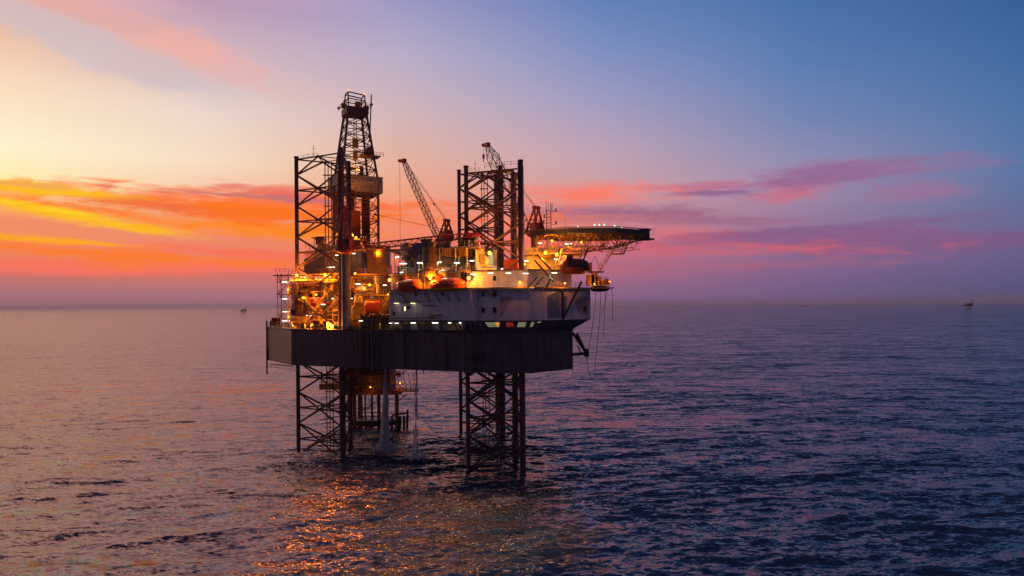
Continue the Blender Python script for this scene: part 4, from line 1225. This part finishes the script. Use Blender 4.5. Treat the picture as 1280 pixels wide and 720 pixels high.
# cone-shaped vents on the roof
for k, px in enumerate((530,536,549,556,562)):
    c = P(px,317,141.5-.5*k); t_ = thing('vent_cowl', ('grey funnel-shaped vent on the roof, '+['first','second','third','fourth','fifth'][k]+' from the dark dome'), 'vent', (c.x,c.y,44.9), 'vents on the quarters roof')
    MB().lathe((c.x,c.y,44.9),[(.22,0),(.22,.7),(.75,1.7),(.75,1.85)],12).build('cowl','grey',t_)
    MB().lathe((c.x,c.y,44.9),[(.35,0),(.35,.12)],12).build('flange','dark',t_)
# grey mud module (big) left of the derrick
c0 = thing('mud_module', 'big grey-brown plated module with sloped top in front of the derrick foot at the left', 'module', P(405,345,168))
m = MB(); D0, D1 = 167.0, 175.0
outl = [(380,344),(380,324),(386,321),(392,315),(398,306),(430,306),(438,312),(452,313),(452,345)]
vf = [P(x,y,D0) for x,y in outl]; n = len(vf)
vb = [V((q.x,D1,q.z)) for q in vf]
m.add(vf+vb, [tuple(range(n)), tuple(reversed(range(n,2*n)))]+[(i,n+i,n+(i+1)%n,(i+1)%n) for i in range(n)])
mo = m.build('plated_body','grey',c0)
m = MB()
for px in (387,396,406,416,427): m.box((P(px,330,D0).x,D0-.06,Zat(px,330,D0)),(.12,.12,5.5))
m.box((P(415,336,D0).x,D0-.07,Zat(415,336,D0)),(12,.1,.12)); m.build_each('stiffener','grey',mo)
m = MB(); m.rail([P(381,322,D0),P(392,314,D0),P(398,305,D0)],1.2,1.0,.05); m.rail([P(382,311,D0),P(392,311,D0)],1.2,1,.05); m.rail([P(393,305,D0),P(408,303,D0)],1.2,1.0,.05)
m.box(P(401,301,D0+1),(2.0,1.6,2.0)); m.box(P(397,297.5,D0+1),(2.6,1.6,.2)); m.tube(P(393,300,D0+1),P(407,296.5,D0+1),.12,5); m.tube(P(384,315,D0),P(384,345,D0),.1,5)
m.build_each('top_gear','brown',c0)
# pipe rack (dark risers)
pr = thing('pipe_rack', 'dark crowded rack of upright riser joints on the hull edge left of the quarters', 'pipe rack', P(468,410,146))
for r0 in range(3):
    m = MB()
    for i in range(9):
        px = 452+i*4.2+r0*1.3; D_ = 146.5+r0*1.4-(px-450)*.055
        q = P(px,400,D_); top_ = Zat(px, 394+random.uniform(-2,3.5), D_)
        m.tube((q.x,q.y,ZD+.05),(q.x,q.y,top_),.22,8); m.tube((q.x,q.y,top_-.5),(q.x,q.y,top_-.3),.32,8)
        m.box((q.x,q.y,ZD+1.5),(.7,.3,.15),-.4)
    m.build_each('riser_row','dark',pr)
m = MB(); m.box(P(466,398,146.2),(5.8,.2,.15),-.4); m.box(P(466,405,146.2),(6.2,.2,.15),-.4); m.build('rack_frame','dark',pr)
# coils and drums on hull edge
for k,(px,lab) in enumerate(((443,'coil of mooring rope on the deck edge left of the dark pipe rack'),(487,'coil of hose on the deck edge right of the dark pipe rack'))):
    c = P(px,408,148-k*2.5); t_ = thing('rope_coil', lab, 'coil', (c.x,c.y,ZD+.06)); m = MB()
    for j in range(4):
        pts = [V((c.x+.9*math.cos(a*.5236),c.y+.9*math.sin(a*.5236),ZD+.2+.22*j)) for a in range(13)]; m.path(pts,.11,5)
    m.build('rope_turns','gold',t_); MB().tube((c.x,c.y,ZD),(c.x,c.y,ZD+1.2),.3,10).build('reel_core','dark',t_)
# antenna mast
c = P(689,292,140); t_ = thing('antenna_mast', 'slim mast with stacked short aerials left of the helideck, by the red crane frame', 'mast', c)
m = MB(); 
z0 = HC.z-1
for sx in (-.45,.1): m.tube((c.x+sx*1.6-.2,c.y,z0),(c.x+sx*1.6-.2,c.y,z0+(4.6 if sx<0 else 5.8)),.09,5)
for i in range(8): m.tube((c.x-.92,c.y,z0+.6*i),(c.x-.04,c.y,z0+.6*i+.3),.04,4)
m.build('pole','dark',t_)
m = MB()
for zz, xx in ((1.6,1.0),(4.2,1.0),(1.8,-1.5),(3.0,-1.4)):
    m.tube((c.x,c.y,z0+zz),(c.x+xx,c.y,z0+zz),.05,4); m.box((c.x+xx,c.y,z0+zz+.3),(.28,.2,.7))
for xx in (-1.0,-.6,0,.25): m.tube((c.x+xx,c.y,z0+4.2),(c.x+xx,c.y,z0+6.0+abs(xx)*.3),.05,4)
m.build_each('aerial','dark',t_)
c = P(706.5,290,142); t_ = thing('whip_antenna','single thin whip aerial right of the stacked antenna mast','antenna',c)
MB().tube(c,c+V((0,0,3.2)),.03,4).build('whip','dark',t_); MB().tube(c-V((0,0,.6)),c+V((0,0,.1)),.09,6).build('whip_base','dark',t_)
# stay cables and boom rest
c = P(577,300,139); t_ = thing('boom_rest','dark angular boom rest left of the egg-shaped dome','boom rest',c)
m = MB(); m.tube(P(575,312,139),P(583,290,138.3),.4,6); m.tube(P(583,290,138.3),P(592,305,138.3),.35,6); m.tube(P(572,303,139),P(584,306,138.3),.2,6); m.build('rest_frame','brownred',t_)
m = MB(); m.tube(P(588,303,138.6),P(588,320,138.6),.15,6); m.tube(P(596,303,138.6),P(596,320,138.6),.15,6); m.build_each('rest_post','dark',t_)

# ================================================================== LAMPS
def lamp(label, p, kind, power, out=V((0,-1,0)), group=None, size=None, rad=.22, beam=0):
    p = V(p)
    if kind == 'sodium':
        t_ = thing('floodlight', label, 'floodlight', p, group or 'sodium floodlights on the rig')
        e = .5 if power < 450 else .8 if power < 1400 else 1.0
        MB().lathe(p-out*.05, [(.16*e,-.45*e),(.34*e,-.15*e),(.40*e,.0)], 12, out).build('housing','dark',t_)
        MB().lathe(p+out*.02, [(.34*e,0),(.30*e,.12*e),(.12*e,.2*e)], 12, out).build('lens','sodium',t_)
        col = (1.0,.275,.008); power *= .85
    else:
        t_ = thing('tube_light', label, 'tube light', p, group or 'white tube lights on the rig')
        w = (size or 1.6)*.8; power *= .9
        MB().box(p+V((0,0,.12)),(w+.15,.34,.12)).build('housing','grey',t_)
        MB().box(p,(w,.24,.14)).build('lens','tube' if kind == 'tube' else 'tube_w',t_)
        col = (1.0,.88,.60) if kind == 'tube' else (1.0,.8,.3); power *= .20
    if power:
        flat = kind != 'sodium'
        l = bpy.data.lights.new('lamp_glow','AREA' if flat else 'POINT'); l.energy = power; l.color = col
        o = bpy.data.objects.new('lamp_glow', l); COL.objects.link(o); o.parent = t_
        if flat:
            l.shape = 'RECTANGLE'; l.size = w; l.size_y = .22; o.rotation_euler = (R(-55),0,0); o.location = V((0,-.2,-.12))
        else:
            l.shadow_soft_size = rad*e; o.location = out*.75+V((0,0,-.15))
        if beam:      # extra spot added at the flood to strengthen the orange reflection on the sea
            l = bpy.data.lights.new('added_sea_spot','SPOT'); l.energy = beam; l.color = (1.0,.19,.006); l.spot_size = R(76); l.spot_blend = .8; l.shadow_soft_size = 1.3
            o = bpy.data.objects.new('added_sea_spot', l); COL.objects.link(o); o.parent = t_; o.location = out*1.1
            o.rotation_euler = V((.18,-1,-.62)).to_track_quat('-Z','Y').to_euler()
    return t_
K = 1.15
for px,py,D_,pw,lab in (
 (371,344,156.5,2300,'sodium floodlight on the top ledge at the far left, above the cantilever frame'),
 (406.5,343.5,156,2300,'sodium floodlight on the top ledge, left of the crane pedestal'),
 (412.5,405.5,151.2,3000,'sodium floodlight low on the hull edge below the yellow cabinets, brightest there'),
 (390,406,155,900,'small sodium lamp on the hull edge left of the brightest low floodlight'),
 (440,294,168,2600,'sodium floodlight high on the derrick front above the crane platform'),
 (445,297,168,900,'smaller sodium lamp close to the right of the high derrick floodlight'),
 (487,350,146,1300,'sodium lamp left of the first lifeboat beside the quarters corner'),
 (538,347.5,138.0,3000,'largest sodium floodlight between the two orange lifeboats'),
 (586,347.5,134.2,1300,'sodium floodlight at the right end of the long orange lifeboat'),
 (682,316,138,2200,'sodium lamp under the helideck, left of its pair'),
 (696,318,138,1600,'sodium lamp under the helideck, right of its pair'),
 (473,316,158,700,'small sodium lamp on top of the brown module by the derrick foot'),
 (762,352,145,60,'small lamp at the very end of the bow walkway on the right'),
 (656,330,142,500,'small lamp beside the red container'),
 (690,301,147,900,'small sodium lamp inside the helideck truss, near its left end'),
 (727,303,149,900,'small sodium lamp inside the helideck truss, near its middle'),
 (650,353,130.6,260,'little amber lamp on the walkway rail right of the nearest leg'),
 (706,354,133.6,260,'little amber lamp on the walkway rail beneath the dark lifeboat'),
 (743,355,141,200,'little amber lamp on the walkway rail over the black inflatable'),
 (360,362,163,260,'little amber lamp on the right side of the stair tower, upper'),
 (361,396,163,260,'little amber lamp on the right side of the stair tower, lower'),
 (381,347,156,300,'little amber lamp on the top ledge between the two big floodlights, left'),
 (395,349,156,300,'little amber lamp on the top ledge between the two big floodlights, right'),
 (379,372,159,400,'little amber lamp by the upper grating of the cantilever frame'),
 (402,392,158,400,'little amber lamp near the lower crossing of the cantilever frame'),
 (366,407,157,300,'little amber lamp at the hull corner beneath the dull yellow tank'),
 (424,346,156,300,'little amber lamp above the topmost yellow cabinet'),
 (424,398,153,300,'little amber lamp below the lowest yellow cabinet'),
 (462,356,155,500,'little amber lamp above the orange horizontal tank'),
 (444,342,161,400,'little amber lamp at the foot of the derrick drill pipe'),
 (485,368,147,260,'little amber lamp at the left edge of the white quarters wall'),
 (478,404,147,160,'little amber lamp on the deck edge right of the dark pipe rack'),
 (612,316,134.4,3200,'sodium lamp on the control room roof, throwing light up the nearest leg'),
 (436,242,172,700,'lamp under the left corner of the derrick wind-wall box'),
 (446,212,178,300,'small lamp inside the derrick above the wind-wall box'),
 (455,360,156,1100,'sodium lamp deep in the module right of the crane pedestal'),
 (395,368,162,1000,'sodium lamp deep inside the cantilever frame'),
 (432,372,158,1000,'sodium lamp behind the crane pedestal among the yellow cabinets'),
 (474,385,160,1300,'sodium lamp by the stairs at the left corner of the quarters')):
    lamp(lab, P(px,py,D_), 'sodium', pw*K, beam={371:3500,406.5:6500,412.5:8000,390:4000,538:1500}.get(px,0))
W_ = [(424,319,164,250,2.2,'under the crane platform, left one'),(440,317,164,250,2.0,'under the crane platform, right one'),(414,334,165,250,2.0,'on the grey mud module wall'),
 (447.5,355,158,300,2.0,'on the deck right of the pedestal above the yellow walkway'),(404.5,380.5,159,250,1.4,'inside the cantilever cross-brace'),
 (357,352.5,164.5,120,2.0,'in the stair tower, topmost'),(357,373.5,164.5,120,2.0,'in the stair tower, second from the top'),(357.5,389.5,164.5,120,2.0,'in the stair tower, third from the top'),(357.5,401,164.5,120,2.2,'in the stair tower, lowest'),
 (496.5,321,143.5,120,1.2,'on the left tip of the quarters roof'),(504,329.5,142,300,1.8,'under the roof slab left of the pale dome'),(525,328.5,140.5,300,1.5,'under the roof slab below the dark dome'),
 (549.5,327.5,139.5,250,1.0,'under the roof slab right of the brown silo'),(571,328.5,138,350,1.4,'under the roof slab by the slanted post'),(590,326,137,300,1.1,'under the roof slab left of the control room'),
 (553.5,338,138,300,.7,'behind the rail above the long lifeboat'),(502,340.5,140,150,.8,'behind the rail above the left lifeboat'),
 (591.5,343,134,425,1.2,'on the second tier edge by the right floodlight'),(613,341.5,132.8,765,1.3,'on the second tier edge below the control room'),(635.5,341.5,131.8,765,1.3,'on the second tier edge below the red container'),(657,341.8,130.9,765,1.3,'on the second tier edge right of the nearest leg'),
 (693,341,133.5,680,1.3,'under the dark lifeboat platform'),(695,324,137,200,.9,'on the wall between the under-helideck lamps'),(709,305,144,900,1.2,'in the helideck truss, left'),(713,304.5,146,600,.9,'in the helideck truss, right'),
 (786,302,153,60,.5,'under the helideck tip beside the monitor platform'),(628,336,141,150,.8,'left of the red container'),(658,326,141,200,1.0,'behind the nearest leg below the helideck'),(675,304,146,200,1.0,'beneath the crane pedestal at the helideck'),
 (496,404,140.5,60,.8,'in the hull-top gallery, first from the left'),(516.5,403.5,139.5,90,1.2,'in the hull-top gallery, second from the left'),(544,403.5,137,90,1.5,'in the hull-top gallery, third from the left'),(562,403.5,136,60,.7,'in the hull-top gallery, fourth from the left'),(574,403.5,135.3,40,.9,'in the hull-top gallery, fifth from the left'),
 (416,373,153.5,60,.5,'by the middle yellow cabinet'),(427.5,373,152,60,.5,'on the left side of the pedestal at mid height'),(439.5,373,152,60,.5,'on the right side of the pedestal at mid height'),(481,356.5,150,100,.9,'left of the quarters corner below the sodium lamp'),
 (451,401,145.5,40,1.0,'in front of the dark pipe rack'),(384,394,156,60,.5,'low behind the cantilever frame, left'),(388.5,394,156,60,.5,'low behind the cantilever frame, right'),(488,404,144,60,.6,'at the quarters corner on the hull edge')]
for px,py,D_,pw,w,lab in W_:
    lamp('white tube light '+lab, P(px,py,D_), 'tube', pw*K, size=w)
for px,py,lab in ((497,379,'left one'),(517.5,379,'right one')):
    q, an, d = wall_pt(px,.45); lamp('yellow-green wall light on the white quarters wall above the balcony, '+lab, (q.x,q.y,Zat(px,py,q.y)), 'tube_w', 70, out=V((d.x,d.y,0))*.3, group='wall lights on the quarters', size=1.1, rad=.15)

# ================================================================== WATER DISCHARGE
def spray_mat():
    m, nt, out = new_mat('falling_water'); N, L = nt.nodes, nt.links
    b = N.new('ShaderNodeBsdfPrincipled'); b.inputs['Base Color'].default_value = (.9,.88,.9,1); b.inputs['Roughness'].default_value = .4
    b.inputs['Transmission Weight'].default_value = .0
    b.inputs['Alpha'].default_value = .8
    L.new(b.outputs[0], out.inputs['Surface']); return m
M['spray'] = spray_mat()
def jet(label, x, y, n_, w0, w1, mound):
    t_ = thing('water_jet', label, 'water jet', (x,y,0), 'water falling from the hull')
    m = MB(); r_ = random.Random(int(x*10))
    for i in range(n_):
        a = r_.uniform(0,6.28); rho = math.sqrt(r_.random()) if r_.random() < .6 else r_.random()**1.5
        z1 = 19.9*(1-r_.random()**.8); ln = r_.uniform(.5,2.4)
        def at_(z):
            f_ = max(0,(19.9-z)/19.9); rr = (w0+(w1-w0)*f_**.75)*rho
            return V((x+rr*math.cos(a)-.5*f_**2, y+rr*math.sin(a), z))
        p0, p1 = at_(min(19.9,z1+ln)), at_(max(.05,z1)); k = .035+.05*(1-z1/19.9)+r_.random()*.03
        m.tube(p0, p1, k*.5, 5, k, caps=False)
    m.build('stream','spray',t_)
    m = MB()
    for i in range(mound):
        a = r_.uniform(0,6.28); d = abs(r_.gauss(0,1))*w1*1.5; h = r_.random()**2*2.0*max(0,1-d/(w1*4))
        m.ball((x+d*math.cos(a)*1.2, y+d*math.sin(a), .15+h), r_.uniform(.06,.2), n=5, k=3)
    m.build('splash','spray',t_)
q = P(483,560,157)
jet('dense white jet of water falling from the hull, left of the fainter one', q.x, 157, 900, .12, 1.15, 900)
q = P(521.5,575,147.5)
jet('thin faint fall of water right of the dense jet', q.x, 147.5, 130, .1, .8, 420)

# ================================================================== WELLHEAD PLATFORM
wp = thing('wellhead_platform', 'small rusty wellhead platform on piles standing behind and under the rig', 'platform', (-39,190,0))
zt2, zm2, zb2 = 20.5, 14.0, Zat(465,493,186)
pl = MB(); pl.prism([(-46.5,184.5),(-30.5,184.5),(-30.5,197),(-46.5,197)], zb2, zb2+.5); pl.prism([(-46.5,184.5),(-30.5,184.5),(-30.5,197),(-46.5,197)], zm2, zm2+.3)
deck_ = pl.build('deck','brown',wp)
m = MB(); m.prism([(-45.5,186),(-33.5,186),(-33.5,196),(-45.5,196)], zb2+.5, zt2-2)
m.build('equipment_block','dark',wp)
m = MB(); m.prism([(-53,187),(-46.6,187),(-46.6,195),(-51.5,195)], Zat(410,487,187), Zat(410,487,187)+1.6); m.prism([(-51.8,187.5),(-46.6,187.5),(-46.6,195),(-51.5,195)], Zat(410,487,187)+4.0, Zat(410,487,187)+4.3)
for px in (402,409,416,424): m.tube(P(px,488,187),P(px,463,187),.14,5)
m.rail([P(400,477,187),P(428,478,187)],1.1,1.2,.05); m.rail([P(400,487,187),P(428,488,187)],1.1,1.2,.05)
m.build('side_wing','gold',wp)
m = MB()
m.rail([(-46.4,184.6,zb2+.5),(-30.6,184.6,zb2+.5)],1.1,1.2,.05); m.rail([(-46.4,184.6,zm2+.3),(-30.6,184.6,zm2+.3)],1.1,1.2,.05)
for px in (500,508,514,520): m.tube(P(px,489,186),P(px-4,466,186),.1,5)
m.box(P(508,488,186),(6.5,3,.4)); m.tube(P(521,490,186),P(521,455,186),.14,6); m.rail([P(500,488,184.6),P(521,488,184.6)],1.1,1.0,.05)
m.build('handrail','brownred',wp)
for i,(px,D_,r,bt) in enumerate(((443,186,.5,0),(452,190,.28,0),(456.5,192,.25,0),(465,188,.3,0),(473.5,187,.5,0),(496,186,.55,0),(481,196,.4,0),(449,196,.4,0))):
    p = P(px,500,D_); m = MB(); m.tube((p.x,p.y,-3),(p.x,p.y,zb2+.1),r,10); m.build_each('pile','brown',wp)
m = MB()
m.prism([(P(437,530,187).x,186),(P(491,530,187).x,186),(P(491,530,187).x,190),(P(437,530,187).x,190)], .3, 1.7)
for px in (490,496,500,505,509): m.tube(P(px,520,186),P(px,538,186),.35,8)
m.tube(P(490,519,186),P(510,516,186),.25,6); m.box(P(497,528,186),(2.0,2,1.2)); m.tube(P(509.5,512,186),P(509.5,527,186),.3,6)
for a,b in (((443,521),(496,521)),((443,516),(473,516))): m.tube(P(*a,187),P(*b,187),.15,5)
m.tube(P(443,521,186),P(473,500,187),.12,5); m.tube(P(496,503,186),P(508,493,186),.14,5)
m.tube(P(400,525,190),P(440,517,188),.15,5); m.rail([P(440,525,186),P(472,525,186)],1.2,1.0,.05)
for px in (460,470): m.tube(P(px,495,188),P(px+8,522,188),.08,4)
m.build('boat_landing','dark',wp)
m = MB(); m.path([P(507,491,186), P(530,525,170), P(560,560,150)],.05,4); m.build('mooring_line','cable',wp)
r_ = random.Random(9); m = MB()
for i in range(60):
    p = P(r_.uniform(432,505), r_.uniform(466,491), r_.uniform(184.8,186)); 
    if r_.random()<.5: m.box(p,(r_.uniform(.3,1.4),.6,r_.uniform(.3,1.2)))
    else: m.tube(p,p+V((r_.uniform(-2,2),0,r_.uniform(-2,2))),.1,5)
m.build_each('platform_piping','brown',wp)
for px,py,pw,lab in ((463,484,150,'left of its pair'),(500,479,260,'right of its pair'),(410,466,120,'on the yellowish side wing'),(519.5,478,60,'on the thin pole at the right corner')):
    lamp('sodium lamp on the wellhead platform, '+lab, P(px,py,184.0), 'sodium', pw, group='lamps of the wellhead platform')

# ================================================================== FAR THINGS ON THE HORIZON
def far_rig(name,label,cat,px,py,D_,s,lit):
    c = P(px,py,D_); t_ = thing(name,label,cat,(c.x,D_,0),'structures on the horizon')
    x,y = c.x,D_
    m = MB(); m.prism([(x-14*s,y-10),(x+13*s,y-10),(x+17*s,y+10),(x-20*s,y+10)],16*s,24*s); m.box((x-16*s,y,25*s),(9*s,8,2*s)); m.box((x+1*s,y,27*s),(22*s,9,7*s)); m.build('topside','dark',t_)
    m = MB()
    for ex in (-9,9):
        for ey in (-6,6): m.tube((x+ex*s,y+ey,-2),(x+ex*s,y+ey,17*s),1.0*s,6)
    m.tube((x-9*s,y,6*s),(x+9*s,y,6*s),1.4*s,6); m.tube((x-9*s,y,2),(x+9*s,y,14*s),.6*s,6); m.build('jacket','dark',t_)
    m = MB(); lattice(m,(x+15*s,y,24*s),(x+15*s,y,42*s),2.4*s,.8*s,5,.5*s,.3*s,V((0,1,0))); m.build('flare_tower','dark',t_)
    for (ex,ez) in lit: MB().ball((x+ex*s,y-11,ez*s),1.0*s,n=6,k=4).build('lamp','tube_w',t_)
far_rig('distant_platform','tiny dark platform on the horizon at the far right','platform',1211,380,2750,.82,())
far_rig('distant_rig','tiny lit rig on the horizon to the left of the jack-up','drilling rig',304,384,3300,.75,((-12,30),(8,36),(2,26),(14,22)))
def ship(label,px,D_,L_):
    c = P(px,379,D_); t_ = thing('distant_ship',label,'ship',(c.x,D_,0),'ships on the horizon'); x=c.x
    MB().prism([(x-L_/2,D_-5),(x+L_/2-6,D_-5),(x+L_/2,D_),(x+L_/2-6,D_+5),(x-L_/2,D_+5)],0,6).build('ship_hull','dark',t_)
    MB().box((x-L_*.3,D_,11),(L_*.2,8,10)).build('bridge','grey',t_)
    MB().ball((x-L_*.3,D_-6,19),2.0,n=6,k=4).build('lamp','tube_w',t_)
ship('speck of a lit ship on the horizon right of the rig',1003,6500,60)
ship('faint speck of a ship near the right end of the horizon',1118,7500,50)

# ================================================================== HAZE
def build_haze():
    m = MB().box((0, 9000, 49), (36000, 22000, 102)); o = m.build('haze', 'glass'); o.data.materials.clear()
    mt, nt, out = new_mat('sea_haze'); v = nt.nodes.new('ShaderNodeVolumePrincipled')
    v.inputs['Color'].default_value = (.86,.84,.90,1); v.inputs['Density'].default_value = HAZE; v.inputs['Anisotropy'].default_value = .25
    nt.links.new(v.outputs[0], out.inputs['Volume']); o.data.materials.append(mt); tag(o, None, None, kind='stuff')
HAZE = 6e-5
build_haze()
# ================================================================== LIGHT + CAMERA
s = bpy.data.lights.new('sun','SUN'); s.energy = .25; s.angle = R(10); s.color = (1.0,.50,.28)
so = bpy.data.objects.new('sun', s); COL.objects.link(so)
azs, els = R(-72), R(3)
dirv = V((math.sin(azs)*math.cos(els), math.cos(azs)*math.cos(els), math.sin(els)))
so.rotation_euler = dirv.to_track_quat('Z','Y').to_euler()
cam = bpy.data.cameras.new('camera'); co = bpy.data.objects.new('camera', cam); COL.objects.link(co)
cam.sensor_width = 36; cam.lens = 36*FPX/1280; cam.shift_y = (HOR-360)/1280
cam.clip_start = .5; cam.clip_end = 120000
co.matrix_world = Matrix.Translation((0,0,CAMZ)) @ Matrix.Rotation(math.pi/2,4,'X') @ Matrix.Rotation(-ROLL,4,'Z')
sc.camera = co
sc.render.engine = 'CYCLES'
sc.cycles.use_denoising = True
sc.cycles.max_bounces = 5; sc.cycles.diffuse_bounces = 2; sc.cycles.glossy_bounces = 3; sc.cycles.transparent_max_bounces = 24
sc.cycles.sample_clamp_indirect = 6
sc.view_settings.view_transform = 'Standard'; sc.view_settings.look = 'None'; sc.view_settings.exposure = 0; sc.view_settings.gamma = 1
